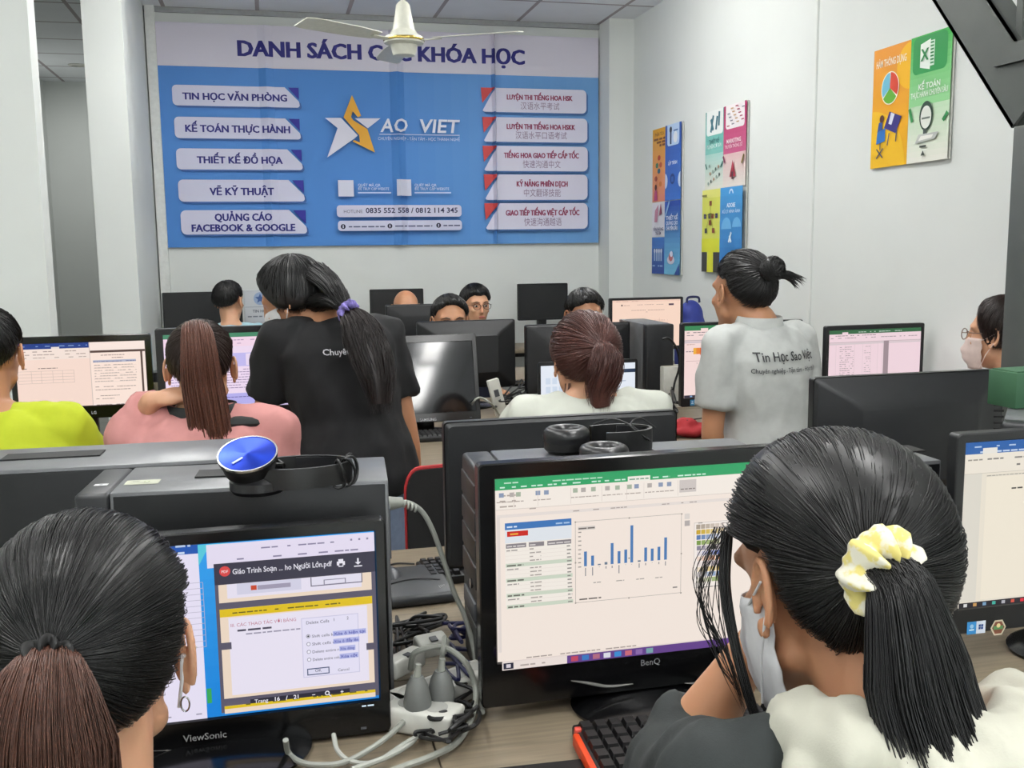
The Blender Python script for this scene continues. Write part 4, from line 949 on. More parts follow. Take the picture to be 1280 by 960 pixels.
b_ = MB(); b_.lathe([(0.0,-0.026),(0.030,-0.026),(0.037,-0.02),(0.040,-0.008),(0.043,0.0),(0.0425,0.004),(0.0,0.004)],(0,0,0.055),n=40,rot=rot); cup = b_.build('ear_cup', HB, h1)
b_ = MB(); b_.lathe([(0.0412,0.002),(0.0435,0.003),(0.0435,0.0065),(0.0412,0.0065)],(0,0,0.055),n=48,rot=rot,closed=True); b_.build('rim', CHROME, cup)
b_ = MB(); b_.lathe([(0.0,0.0068),(0.004,0.0066),(0.041,0.0058),(0.041,0.003),(0.0,0.003)],n=64); dsk = b_.build('cup_plate', brushed_blue(), cup)
dsk.matrix_local = Matrix.Translation((0,0,0.055)) @ rot.to_4x4()
mk = MB().box((-0.014,-0.016,0.0072),(0.018,0.003,0.0012),(0,0,R(38))).build('maker_mark', M('pale_blue_mark',(0.75,0.8,0.92),0.4), cup, smooth=False)
mk.matrix_local = Matrix.Translation((0,0,0.055)) @ rot.to_4x4()
for s_ in (-1,1): MB().tube([(s_*0.02+.005,0.04,0.045),(s_*0.026+.015,0.055,0.035),(0.05,0.05*0.8,0.03)],0.006,flat=(1,.7)).build('yoke', HB, h1)
def band(mb, pts, wd, th):
    rings = []
    P_ = [Vector(p) for p in pts]
    for i, p in enumerate(P_):
        tt = (P_[min(i+1,len(P_)-1)]-P_[max(i-1,0)]).normalized(); n = Vector((tt.y,-tt.x,0)).normalized(); u = Vector((0,0,1))
        rings.append([p+n*a*th/2+u*b*wd/2 for a,b in ((1,-1),(1.2,0),(1,1),(-1,1),(-1.2,0),(-1,-1))])
    mb.loft(rings)
arc = [(0.05+0.075*math.cos(a)*1.05+0.02, 0.02+0.048*math.sin(a), 0.024) for a in np.linspace(R(150),R(-150),26)]
b_ = MB(); band(b_, arc, 0.030, 0.006); b_.build('headband', HB, h1, angle=60)
b_ = MB(); band(b_, [(x*0.985+0.001,y*0.93+0.001,z) for x,y,z in arc[5:21]], 0.026, 0.006); b_.build('headband_pad', PAD, h1, angle=60)
for k, a in enumerate((8,-8,-24,-42)):
    a = R(a); c = Vector((0.07+0.079*math.cos(a), 0.02+0.048*math.sin(a), 0.024)); n = Vector((math.cos(a),math.sin(a),0))
    pts = [c+n*0.011*math.cos(q)+Vector((0,0,0.021*math.sin(q)))+Vector((-n.y,n.x,0))*0.004*math.sin(2*q+k) for q in np.linspace(0,2*math.pi,17)[:-1]]
    MB().tube(pts,0.0022,6,closed=True).build('cable_wrap', CABLEB, h1)
h1.scale = (0.98,0.98,1.0)
# padded headphones on the second tower
ha = atz(711,545,ztop+0.03); hb2 = atz(738,560,ztop+0.02); hr = atz(800,548,ztop+0.02)
h2 = thing('headphones', 'black headphones with thick round ear pads, lying on the tower behind the chart monitor', 'headphones', (ha.x,ha.y,ztop))
def padcup(c, r, zz):
    b_ = MB(); b_.lathe([(0.0,0.0),(r*.8,0.0),(r*.95,0.006),(r*.95,zz*.5),(0.0,zz*.5)],(c[0],c[1],c[2]),n=36); cp = b_.build('ear_cup', HB, h2)
    prof = [(r*.70+r*.30*math.cos(a), zz*.62+zz*.36*math.sin(a)) for a in np.linspace(0,2*math.pi,15)[:-1]]
    b_ = MB(); rings = []
    for k in range(40):
        a = 2*math.pi*k/40; rings.append([Vector((c[0]+q*math.cos(a),c[1]+q*math.sin(a),c[2]+h)) for q,h in prof])
    b_.loft(rings, closed_u=True); b_.build('ear_pad', PAD, cp)
    b_ = MB(); b_.lathe([(0.0,zz*.52),(r*.45,zz*.52),(r*.45,zz*.45),(0,zz*.45)],(c[0],c[1],c[2]),n=24); b_.build('speaker_mesh', M('speaker_cloth',(0.04,0.04,0.042),0.9), cp)
d2 = hb2-ha
padcup((0,0.012,0.0005),0.037,0.042); padcup((d2.x+0.01,d2.y-0.022,0.0005),0.037,0.030)
wx = hr.x-ha.x
arc = [(0.075+ (wx-0.035)*0.62*math.cos(a), -0.004+0.036*math.sin(a), 0.021) for a in np.linspace(R(125),R(-118),26)]
b_ = MB(); band(b_, arc, 0.034, 0.005); b_.build('headband', HB, h2, angle=60)
b_ = MB(); band(b_, [(x*0.985,y*0.92,z) for x,y,z in arc[5:21]], 0.030, 0.006); b_.build('headband_pad', PAD, h2, angle=60)
MB().tube(catmull([(0.05,0.03,0.040),(0.075,0.012,0.050),(0.095,-0.02,0.043),(0.12,-0.035,0.02),(0.09,-0.03,0.045),(0.12,0.01,0.05),(0.15,0.02,0.03)]),0.0016,6).build('cord', CABLEB, h2)
h2.scale = (1.1,1.1,1.05)
# ------------------------------------------------------------------ keyboards, mouse, pads
KEYM = M('key_black', (0.07,0.07,0.075), 0.4)
_key = None
def keyboard(label, loc, rz, W=0.44, D=0.14, edge=None, numpad=True, keyscale=1.0):
    global _key
    t = thing('keyboard', label, 'keyboard', loc, rz)
    MB().box((0,0,0.009),(W,D,0.018),bevel=0.004).build('key_tray', BLACKP, t)
    if edge:
        for s_ in (-1,1): MB().box((s_*(W/2+0.002),-0.012,0.011),(0.010,D*0.72,0.02),bevel=0.003).build('side_strip', edge, t)
        MB().box((-W/2+0.006,D*0.36,0.012),(0.014,0.012,0.02),bevel=0.003).build('corner_light', M('red_led',(0.8,0.3,0.25),0.4), t)
    px = W/17.5 if not numpad else W/22.5
    n = 0
    cols = int((W-0.012)/px)
    rows = 5
    py = (D-0.012)/rows
    if _key is None:
        b_ = MB(); b_.loft([[Vector((x*.5,y*.5,0)) for x,y in ((-.9,-.9),(.9,-.9),(.9,.9),(-.9,.9))],[Vector((x*.5,y*.5,1)) for x,y in ((-.66,-.62),(.66,-.62),(.66,.72),(-.66,.72))]])
        ko = b_.build('key', KEYM, t, smooth=False); _key = ko.data; bpy.data.objects.remove(ko)
    for j in range(rows):
        i = 0
        while i < cols and n < 98:
            wk = 1
            if j == 0 and 4 <= i < 9: wk = 5
            k = bpy.data.objects.new('key', _key); COL.objects.link(k); k.parent = t
            k.location = (-W/2+0.006+px*(i+wk/2), -D/2+0.006+py*(j+.5), 0.017); k.scale = (px*wk,py,0.009); n += 1; i += wk
    return t
p = atz(716,928,DZ)
keyboard('black keyboard with orange side strips, under the arm of the person with the scrunchie', (p.x+0.19,p.y-0.065,DZ), R(-3), W=0.38, D=0.15, edge=M('orange_edge_light',(0.85,0.27,0.10),0.4), numpad=False)
p = atz(545,722,DZ)
keyboard('small dark keyboard at the aisle edge of the desk, seen between the two towers', (p.x+0.16,p.y+0.02,DZ), R(4), W=0.38, D=0.13)
p = atz(530,547,DZ)
keyboard('black keyboard on the second row desk below the switched off monitor', (p.x-0.02,p.y-0.03,DZ), R(0), W=0.42, D=0.13)
p = atz(130,557,DZ)
keyboard('black keyboard below the split document monitor', (p.x-0.02,p.y+0.06,DZ), R(0), W=0.40, D=0.13)
m1 = thing('computer_mouse', 'dark grey mouse beside the document reader monitor, at the aisle edge of the desk', 'mouse', tuple(atz(486,728,DZ+0.004))[:2]+(DZ,), R(10))
b_ = MB(); b_.ell((0,0,0.004),(0.033,0.055,0.034),seg=28); 
for v in b_.bm.verts: v.co.z = max(v.co.z, 0.0)
b_.build('mouse_shell', M('mouse_grey',(0.22,0.23,0.245),0.35), m1)
MB().cyl((-0.004,0.03,0.029),(0.004,0.03,0.029),0.008).build('scroll_wheel', GREYP, m1)
MB().tube(catmull([(0,0.054,0.008),(0.01,0.09,0.004),(0.05,0.12,0.003),(0.09,0.10,0.003)]),0.002,6).build('mouse_cord', CABLEB, m1)
def rcanvas(label, name, cat, px, z, w_, d_, h, rz, mat):
    p = atz(*px, z); t = thing(name, label, cat, (p.x,p.y,z), rz); return t
q0, q1, q2, q3 = (atz(*q,DZ) for q in ((492,770),(566,770),(538,714),(490,722)))
mp = thing('desk_pad', 'dark grey flat pad with a small white mark, between the two front monitors', 'pad', ((q0.x+q1.x)/2,(q0.y+q3.y)/2+0.02,DZ), R(3))
MB().box((0,0,0.012),(0.15,0.20,0.024),bevel=0.010,seg=3).build('pad_body', M('pad_grey',(0.18,0.19,0.2),0.42), mp)
MB().tube([(-0.055+0.11*(i/20), -0.02+0.02*math.sin(math.pi*i/20), 0.0245) for i in range(21)],0.002,6).build('pad_seam', BLACKP, mp)
g = Canvas(100,100,0.025,0.03)
for k in range(4): g.line(20+18*k,20+10*k,34+14*k,70,6,'b0b2b0')
o = g.build('pale_mark', PRINT, mp); o.rotation_euler = (R(-90),0,R(12)); o.location = (0.05,-0.06,0.0246)
p = atz(660,958,DZ)
mpad = thing('mouse_pad', 'thin black mat at the bottom edge beside the orange keyboard', 'mat', (p.x+0.01,p.y-0.115,DZ), R(-3))
MB().box((0,0,0.003),(0.13,0.22,0.006),bevel=0.002).build('mat', M('mat_cloth',(0.04,0.04,0.045),0.85,bump=0.2,bscale=600), mpad)
# ------------------------------------------------------------------ power strips, plugs, cables
def px3(pts):   # (px, py, z) -> world
    return [atz(x,y,z) for x,y,z in pts]
def cable(label, pts, r, mat, ends=None, group=None, name='cable'):
    P_ = catmull(pts, 8); o_ = P_[0].copy(); 
    t = MB(o_).tube(P_, r, 8).build(name, mat); t.location = o_
    tag(t, label, 'cable', group); return t
CABW = M('pale_grey_cable', (0.62,0.63,0.60), 0.5)
# thick grey lead plugged into the tower
rear = Vector((0.165,1.565,0.0))
pts = [at(500,628,1.57), at(512,629,1.58), at(527,639,1.585), at(540,661,1.585), at(555,702,1.58), at(567,739,1.575), at(580,768,1.57), at(592,810,1.555), at(597,852,1.52), atz(603,890,DZ+0.012)]
lead = thing('power_lead', 'thick grey power lead arching out of the back of the left tower', 'cable', tuple(pts[-1]))
o_ = pts[-1]
MB(o_).tube(catmull(pts,8),0.0042,10).build('lead', CABLEG, lead)
c = pts[0]; 
MB(o_).cyl((0.168,c.y-0.002,c.z),(c.x+0.004,c.y,c.z),0.012,0.008).build('plug_head', CABLEG, lead)
for k in range(4): MB(o_).cyl(pts[0].lerp(pts[2],0.15+.17*k),pts[0].lerp(pts[2],0.15+.17*k)+Vector((0.003,0,-0.0005)),0.0065).build('strain_relief', CABLEG, lead)
cable('grey cable looping high over the power strips between the front monitors', px3([(513,836,.79),(517,818,.82),(532,811,.83),(555,809,.83),(580,826,.82),(594,858,.78),(591,893,.755),(572,927,.75),(538,946,.75),(505,958,.75),(460,975,.75)]), 0.0048, CABLEG)
cable('pale grey cable hanging straight down in front of the plugs', px3([(556,797,.83),(554,812,.83),(551,832,.80),(546,862,.77),(537,893,.755),(517,925,.752),(484,946,.752),(440,962,.752)]), 0.0042, CABW)
cable('grey cable sagging below the document reader monitor', px3([(357,925,.78),(362,943,.752),(384,955,.75),(426,954,.75),(463,936,.755),(497,910,.76),(522,880,.765)]), 0.0042, CABLEG)
cable('thin grey cable curling under the right corner of the document reader monitor', px3([(417,918,.77),(422,938,.76),(440,952,.75),(470,952,.752),(505,930,.755),(545,905,.755),(560,880,.76)]), 0.0035, CABW)
cable('pale cable at the bottom left corner beside the brown ponytail', px3([(-6,930,.76),(14,918,.76),(24,934,.755),(10,952,.755),(30,970,.75)]), 0.0035, CABW)
cable('pale cable lying beside the neck at the bottom left', px3([(178,958,.752),(205,952,.752),(228,944,.752),(250,925,.756)]), 0.0032, CABW)
rd = random.Random(5)
def tangle(label, cx, cy, r, z0, spread, mat=CABLEB, k=7, seed=1):
    rd = random.Random(seed); pts = []
    for i in range(k): pts.append(atz(cx+rd.uniform(-1,1)*spread[0], cy+rd.uniform(-1,1)*spread[1], z0+rd.uniform(0,0.035)))
    return cable(label, pts, r, mat)
NB = [('black cable looping near the grey pad',535,790,(42,16),11),('black cable bundled left of the raised adapter',510,800,(20,30),12),('black cable coiled in front of the power strip',560,880,(34,22),13),('black cable twisted over the lower power strip',585,868,(20,26),14),
      ('black cable trailing under the spreadsheet monitor edge',575,900,(24,18),15),('black cable looped below the plugs',525,900,(36,20),16),('thin black cable lying across the desk between the towers',520,775,(36,12),17),('thin black cable knotted under the grey loop',545,915,(40,16),18)]
for lb, cx, cy, sp_, sd in NB: tangle(lb, cx, cy, 0.0028+0.0006*(sd%2), DZ+0.006, sp_, CABLEB, 11, sd)
tangle('dark blue cable bundled behind the plugs', 575, 790, 0.0035, DZ+0.02, (22,14), M('navy_cable',(0.10,0.11,0.28),0.5), 12, 31)
tangle('dark blue cable dropping behind the lower power strip', 572, 830, 0.0033, DZ+0.01, (22,22), M('navy_cable',(0.10,0.11,0.28),0.5), 10, 32)
PLUGG = M('plug_grey', (0.40,0.41,0.40), 0.45)
def strip(label, px, rz, L, tilt=0, z=DZ):
    p = atz(*px, z+0.02); t = thing('power_strip', label, 'power strip', (p.x,p.y,z), rz)
    MB().box((0,0,0.02),(L,0.055,0.038),bevel=0.006,seg=3).build('strip_body', WHITEP, t)
    n = int(L/0.045)
    for i in range(n): MB().lathe([(0,0),(0.017,0),(0.017,0.0012),(0,0.0012)],((i-(n-1)/2)*0.045,0,0.0385),n=20).build('socket', M('socket_grey',(0.66,0.66,0.64),0.5), t)  # socket discs slightly greyer than the strip body
    return t
strip('white power strip lying under the plugs, beside the spreadsheet monitor', (556,862), R(28), 0.20)
strip('white power strip at the lower right corner of the document reader monitor', (512,893), R(-35), 0.16)
def adapter(label, px, z, size, rz, tilt):
    p = atz(*px, z); t = thing('power_adapter', label, 'adapter', (p.x,p.y,z-0.02), rz)
    MB().box((0,0,0.02),size,(R(tilt),0,0),bevel=0.005,seg=3).build('adapter_body', WHITEP, t)
    MB().box((0,-size[1]*0.3,0.02+size[2]*0.5),(0.012,0.012,0.003),(R(tilt),0,0)).build('adapter_vent', GREYP, t, smooth=False)
    return t
adapter('white adapter brick raised on the cables, farther from the camera', (539,806), DZ+0.05, (0.055,0.035,0.028), R(15), 15)
adapter('long white adapter slanting against the document reader monitor', (505,828), DZ+0.045, (0.075,0.03,0.03), R(40), 0)
def plug(label, px, z):
    p = atz(*px, z); t = thing('plug', label, 'plug', (p.x,p.y,DZ+0.03))
    h = max(z-DZ-0.03,0.03)
    MB().lathe([(0,0),(0.019,0),(0.021,h*.3),(0.016,h*.75),(0.009,h),(0,h)],n=24).build('plug_body', PLUGG, t)
    MB().cyl((0,0,h-0.002),(0.003,0,h+0.018),0.006,0.0045).build('strain_relief', CABLEG, t)
    return t
plug('grey plug standing in the power strip under the grey loop', (521,845), DZ+0.085)
plug('darker grey plug standing beside the hanging pale cable', (551,838), DZ+0.08)
# clutter of the second row
tangle('black cable heap between the switched off monitor and the white shirt', 635, 500, 0.004, DZ+0.02, (24,12), CABLEB, 14, 41)
tangle('black cable coil behind the white shirt, left of the shoulder', 640, 490, 0.0035, DZ+0.05, (20,16), CABLEB, 12, 42)
tangle('dark cable heap on the desk beneath the spreadsheet with orange cells', 845, 510, 0.004, DZ+0.02, (20,10), CABLEB, 12, 43)
tangle('black cable coil left of the spreadsheet with orange cells', 842, 485, 0.0035, DZ+0.06, (10,18), CABLEB, 10, 44)
cable('black cable arching in front of the peach web page monitor', [at(828,424,4.0),at(836,423,4.0),at(846,436,4.0),at(849,458,4.0),at(843,480,4.0),at(841,498,3.98),atz(842,515,DZ+.02)], 0.005, CABLEB)
cable('grey cable bowing over the desk right of the switched off monitor', [atz(588,520,DZ+.01),at(590,505,3.72),at(600,497,3.7),at(614,505,3.68),atz(625,520,DZ+.01)], 0.004, CABLEG)
ws = thing('power_strip', 'white power strip tilted up behind the second row, left of the white shirt', 'power strip', tuple(atz(622,520,DZ+0.0))[:2]+(DZ,))
MB().box((0,0,0.075),(0.05,0.03,0.17),(0,R(-14),0),bevel=0.005).build('strip_body', WHITEP, ws)
MB().box((-0.006,-0.016,0.10),(0.02,0.003,0.03),(0,R(-14),0)).build('socket', GREYP, ws, smooth=False)
p = at(848,468,4.05)
wb = thing('white_box', 'small white box on the desk behind the spreadsheet with orange cells', 'box', (p.x,4.1,DZ))
MB().box((0,0,0.09),(0.13,0.09,0.18),bevel=0.004).build('carton', WHITEP, wb)
MB().box((0,0,0.1805),(0.12,0.03,0.002)).build('tape', M('tape',(0.7,0.68,0.6),0.4), wb, smooth=False)
p = at(195,470,3.72)
sp_ = thing('desktop_speaker', 'small beige and black speaker between the two left monitors', 'speaker', (p.x,3.80,DZ))
hh = at(195,466,3.75).z-DZ
MB().box((0,0,hh/2),(0.055,0.07,hh),bevel=0.006).build('speaker_cabinet', BLACKP, sp_)
MB().box((0,-0.036,hh*0.62),(0.042,0.004,hh*0.5),bevel=0.002).build('speaker_front', M('beige_plastic',(0.55,0.52,0.44),0.5), sp_)
p = at(868,388,5.4)
bb = thing('backpack', 'blue bag on the desk behind the peach web page monitor', 'bag', (p.x,5.45,DZ))
b_ = MB(); hh = p.z+0.055-DZ; b_.ell((0,0,hh*0.45),(0.10,0.07,hh*0.46)); b_.ell((0,0,hh*0.75),(0.075,0.06,hh*0.26)); b_.box((0,0,hh*.2),(0.17,0.12,hh*.4),bevel=.02)
remeshed(b_, 'bag_body', M('blue_nylon',(0.16,0.22,0.55),0.6,bump=0.2,bscale=200), bb, 0.008, 3)
MB().tube(catmull([(-0.04,-0.03,hh*.97),(-0.03,-0.03,hh*1.05),(0.03,-0.03,hh*1.05),(0.04,-0.03,hh*.97)]),0.007).build('bag_handle', M('blue_strap',(0.08,0.1,0.3),0.6), bb)
# ------------------------------------------------------------------ chairs
def office_chair(label, x, y, rz, back_h=0.95, seatc=None):
    t = thing('office_chair', label, 'chair', (x,y,0), rz)
    fab = M('black_chair_mesh',(0.045,0.042,0.045),0.8,bump=0.2,bscale=300); red = M('red_piping',(0.62,0.10,0.12),0.6)
    MB().box((0,0,0.45),(0.44,0.44,0.06),bevel=0.025,seg=3).build('seat', seatc or fab, t)
    zb = 0.60
    b_ = MB(); b_.loft([rr_ring(-0.2,0.2,zb,back_h,0.06,-0.235+0.0,5),rr_ring(-0.2,0.2,zb,back_h,0.06,-0.20,5)]); bk = b_.build('backrest', fab, t)
    b_ = MB(); b_.tube(rr_ring(-0.202,0.202,zb-.002,back_h+.002,0.06,-0.2175,5),0.007,8,closed=True); b_.build('piping', red, bk)
    MB().box((0,-0.225,0.5),(0.07,0.02,0.22),bevel=0.004).build('back_bracket', M('brown_plastic',(0.25,0.16,0.12),0.5), t)
    MB().cyl((0,0,0.12),(0,0,0.43),0.025).build('gas_column', LEGM, t)
    for k in range(5):
        a = R(72*k+18); MB().tube([(0,0,0.12),(0.26*math.cos(a),0.26*math.sin(a),0.07)],[0.022,0.015]).build('base_arm', LEGM, t)
        MB().ell((0.26*math.cos(a),0.26*math.sin(a),0.03),(0.03,0.03,0.03),seg=12).build('caster', BLACKP, t)
    return t
p = at(537,640,2.72)
oc = office_chair('black office chair with red piping in the aisle, seen between the towers', p.x+0.02, 2.70, R(8), back_h=0.875)
oc.scale = (0.64,0.64,1.0)
p = atz(868,545,DZ)
rp = thing('pouch', 'crumpled red pouch on the second row desk beside the grey polo', 'bag', (p.x,p.y,DZ))
b_ = MB(); b_.ell((0,0,0.022),(0.10,0.06,0.024)); b_.ell((-0.03,0.01,0.04),(0.05,0.04,0.03)); b_.ell((0.05,-0.01,0.025),(0.06,0.04,0.026))
def _pf(co): return 0.006*mnoise.noise(co*40)
remeshed(b_, 'pouch_body', M('red_fabric',(0.62,0.13,0.16),0.8,bump=0.2,bscale=300), rp, 0.006, 2, _pf)
MB().box((0.0,0.0,0.064),(0.08,0.006,0.004),(0,0,R(20)),bevel=0.001).build('zip', BLACKP, rp)
# ------------------------------------------------------------------ people
SKIN = M('skin_warm', (0.78,0.585,0.46), 0.5, var=0.05, scale=12, sss=0.08, bump=0.05, bscale=400)
SKIN2 = M('skin_tan', (0.70,0.50,0.37), 0.5, var=0.06, scale=12, sss=0.08, bump=0.05, bscale=400)
HBLACK = M('black_hair', (0.07,0.067,0.068), 0.38, spec=0.42, var=0.3, scale=500)
HBROWN = M('brown_hair', (0.27,0.165,0.125), 0.4, spec=0.5, var=0.35, scale=400)
HRED = M('red_brown_hair', (0.30,0.165,0.14), 0.4, spec=0.5, var=0.35, scale=400)
HDKBR = M('dark_brown_hair', (0.15,0.10,0.085), 0.4, spec=0.5, var=0.35, scale=400)
def rotm(az=0, pitch=0, roll=0):
    return (Matrix.Rotation(R(az),3,'Z') @ Matrix.Rotation(R(pitch),3,'X') @ Matrix.Rotation(R(roll),3,'Y'))
EC, ER = Vector((0,-0.012,0.032)), Vector((0.076,0.097,0.088))
def edir(az, el):
    a, e = R(az), R(el); return Vector((math.sin(a)*math.cos(e), math.cos(a)*math.cos(e), math.sin(e)))
def erad(d): return 1.0/math.sqrt((d.x/ER.x)**2+(d.y/ER.y)**2+(d.z/ER.z)**2)
class HairMesh:
    def __init__(s): s.v = []; s.f = []
    def tube(s, pts, r, n=3):
        b = len(s.v); m = len(pts); prev = None
        for i, p in enumerate(pts):
            t = (pts[min(i+1,m-1)]-pts[max(i-1,0)])
            t = t.normalized() if t.length > 1e-9 else Vector((0,0,1))
            x = (prev - t*prev.dot(t)) if prev is not None else t.orthogonal()
            x = x.normalized() if x.length > 1e-7 else t.orthogonal().normalized(); prev = x; y = t.cross(x)
            q = i/(m-1); rr = r*(1.0 if q < 0.7 else max(0.15,(1-q)/0.3))
            for k in range(n): a = 2*math.pi*k/n; s.v.append(p+(x*math.cos(a)+y*math.sin(a))*rr)
        for i in range(m-1):
            for k in range(n):
                k2 = (k+1)%n; s.f.append((b+i*n+k, b+i*n+k2, b+(i+1)*n+k2, b+(i+1)*n+k))
    def grid(s, rows, wrap=True):
        b = len(s.v); n = len(rows[0])
        for r_ in rows: s.v += r_
        for i in range(len(rows)-1):
            for k in range(n if wrap else n-1):
                k2 = (k+1)%n; s.f.append((b+i*n+k, b+i*n+k2, b+(i+1)*n+k2, b+(i+1)*n+k))
    def build(s, name, mat, parent, off):
        return mesh_obj(name, [v-off for v in s.v], s.f, mat, parent, True)
def interp(tab):
    xs = [a for a,_ in tab]; ys = [b for _,b in tab]
    return lambda az: float(np.interp(az, xs, ys))
TIED = interp([(0,48),(35,42),(60,22),(78,12),(90,14),(100,8),(112,-22),(140,-42),(180,-46)])
SHORT = interp([(0,42),(35,38),(60,20),(75,-2),(88,8),(100,8),(112,-22),(140,-38),(180,-40)])
class Head:
    def __init__(s, c, az, pitch=0, roll=0, hs=1.0):
        s.c = Vector(c); s.R = rotm(az,pitch,roll); s.hs = hs
    def w(s, x, y=None, z=None):
        v = Vector(x) if y is None else Vector((x,y,z)); return s.c + s.R @ (v*s.hs)
    def shell_pt(s, d, lift): return s.w(EC + d*(erad(d)+lift))
    def flesh(s, mb, neck):
        k = s.hs; E = lambda c, r: mb.ell(s.w(c), [q*k for q in r], s.R, 24)
        E((0,-0.012,0.030),(0.073,0.093,0.084)); E((0,0.028,-0.028),(0.061,0.062,0.082)); E((0,0.02,0.03),(0.066,0.066,0.06))
        for sx in (-1,1):
            mb.cap(s.w(sx*0.048,0.008,-0.058),0.018*k,s.w(sx*0.012,0.068,-0.096),0.017*k)
            mb.cap(s.w(sx*0.012,0.083,0.030),0.011*k,s.w(sx*0.048,0.066,0.028),0.011*k)
            E((sx*0.038,0.062,-0.022),(0.022,0.02,0.02)); E((sx*0.010,0.097,-0.034),(0.008,0.009,0.007))
        mb.cap(s.w(0,0.088,0.022),0.009*k,s.w(0,0.103,-0.028),0.0115*k)
        E((0,0.083,-0.054),(0.024,0.011,0.006)); E((0,0.081,-0.066),(0.021,0.011,0.007)); E((0,0.080,-0.095),(0.018,0.014,0.014))
        mb.cap(s.w(0,-0.022,-0.045),0.054*k,neck,0.056*k,16)
    def ears(s, parent, off, mat):
        k = s.hs
        for sx in (-1,1):
            b_ = MB(off); P = lambda u, v, o=0: s.w(sx*(0.0735+0.012*max(0,0.5-u*.5)+o), -0.010+0.0185*u-0.004*v, 0.000+0.031*v)
            b_.tube([P(math.cos(a),math.sin(a),0.004) for a in np.linspace(R(-35),R(235),19)], [0.0042*k]*19, 8)
            b_.ell(P(0,0.05,-0.002), (0.0055*k,0.0155*k,0.027*k), s.R @ rotm(sx*20,-8,0), 16); b_.ell(P(0.25,-0.95,0.003), (0.0045*k,0.0085*k,0.010*k), s.R, 12)
            b_.ell(P(0.9,-0.15,0.002), (0.004*k,0.005*k,0.008*k), s.R, 10)
            remeshed(b_, 'ear', mat, parent, 0.0026, 3)
    def hair(s, hm, bound, thick=0.010, lump=0.003, freq=28, jag=3.0, seed=0, n=72, rows=18):
        out = []
        for i in range(rows+1):
            t = i/rows; rw = []
            for k in range(n):
                az = 360*k/n; a = az if az <= 180 else 360-az
                el = 90-t*(90-bound(a)+ (jag*mnoise.noise(Vector((k*0.9,seed,3.1))) if t > .8 else 0))
                d = edir(az, el); th = (thick(a,t) if callable(thick) else thick)
                prof = min(1.0, (1-t)*7) 
                l = th*prof + (lump*mnoise.noise(d*freq*0.25+Vector((seed,0,0))) if prof > .5 else 0) - (0.006 if t > .985 else 0)
                rw.append(s.shell_pt(d, l))
            out.append(rw)
        hm.grid(out)
    def strands(s, hm, K, bound, n, r, lift=0.012, a0=0.06, k=12, seed=1, over=0.0, wave=0.0015, fromtop=False):
        """hair strands along the skull between the hairline and the direction K"""
        rd = random.Random(seed); K = Vector(K).normalized(); e1 = K.orthogonal().normalized(); e2 = K.cross(e1)
        for i in range(n):
            ph = 2*math.pi*(i+rd.random())/n; q = e1*math.cos(ph)+e2*math.sin(ph)
            al = a0
            while al < 2.7:
                d = K*math.cos(al)+q*math.sin(al); az = abs(math.degrees(math.atan2(d.x,d.y))); el = math.degrees(math.asin(max(-1,min(1,d.z))))
                if el < bound(az)-1: break
                al += 0.05
            al = al*rd.uniform(0.86,1.0)+over*rd.uniform(-0.3,1)
            st = a0 if rd.random() < 0.75 else rd.uniform(a0, al*0.5)
            if al-st < 0.12: continue
            ph0 = rd.uniform(0,6.28); lf = lift*rd.uniform(0.75,1.12); pts = []
            for j in range(k):
                t = j/(k-1); a = st+(al-st)*t; b = 0.02*math.sin(3*t+ph0)
                d = (K*math.cos(a)+(q*math.cos(b)+K.cross(q)*math.sin(b))*math.sin(a)).normalized()
                l = lf*(1.0 if t < .8 else 1-(t-.8)*2.5)+wave*math.sin(9*t+ph0)
                pts.append(s.shell_pt(d, l))
            hm.tube(pts, r*rd.uniform(.7,1.3))
    def mask(s, parent, off, mat, name='face_mask', loops=True, wide=78):
        rows = []
        for j in range(11):
            v = j/10; z = -0.006-0.104*v
            rw = []
            for i in range(19):
                a = R(-wide+2*wide*i/18); bul = 1-abs(i-9)/9
                rx = 0.070-0.012*max(0,v-0.55)*2; ry = 0.083+0.030*bul*math.sin(math.pi*min(1,v*1.05))
                pleat = 0.0025*math.sin(v*math.pi*6)
                rw.append(s.w((rx+0.004)*math.sin(a), 0.012+ry*math.cos(a)+pleat, z))
            rows.append(rw)
        b_ = HairMesh(); b_.grid(rows, False); o = b_.build(name, mat, parent, off)
        so = o.modifiers.new('t','SOLIDIFY'); so.thickness = 0.0015
        if loops:
            for sx in (-1,1):
                for z in (-0.012,-0.100):
                    MB(off).tube([s.w(sx*0.071,0.032,z), s.w(sx*0.079,0.012,z*0.6+.004), s.w(sx*0.086,-0.014,0.012 if z > -.05 else -0.018)], 0.0014, 6).build('ear_loop', mat, o)
        return o
    def glasses(s, parent, off, mat):
        b_ = MB(off)
        for sx in (-1,1):
            ring = [s.w(sx*0.033+0.024*math.cos(a), 0.102-0.1*abs(0.024*math.cos(a))*0.3, 0.004+0.018*math.sin(a)) for a in np.linspace(0,2*math.pi,25)[:-1]]
            b_.tube(ring, 0.0016, 6, closed=True); b_.tube([s.w(sx*0.057,0.098,0.010), s.w(sx*0.074,0.07,0.012), s.w(sx*0.083,0.0,0.012)], 0.0016, 6)
        b_.tube([s.w(-0.010,0.103,0.008), s.w(0,0.107,0.010), s.w(0.010,0.103,0.008)], 0.0016, 6)
        return b_.build('glasses', mat, parent)
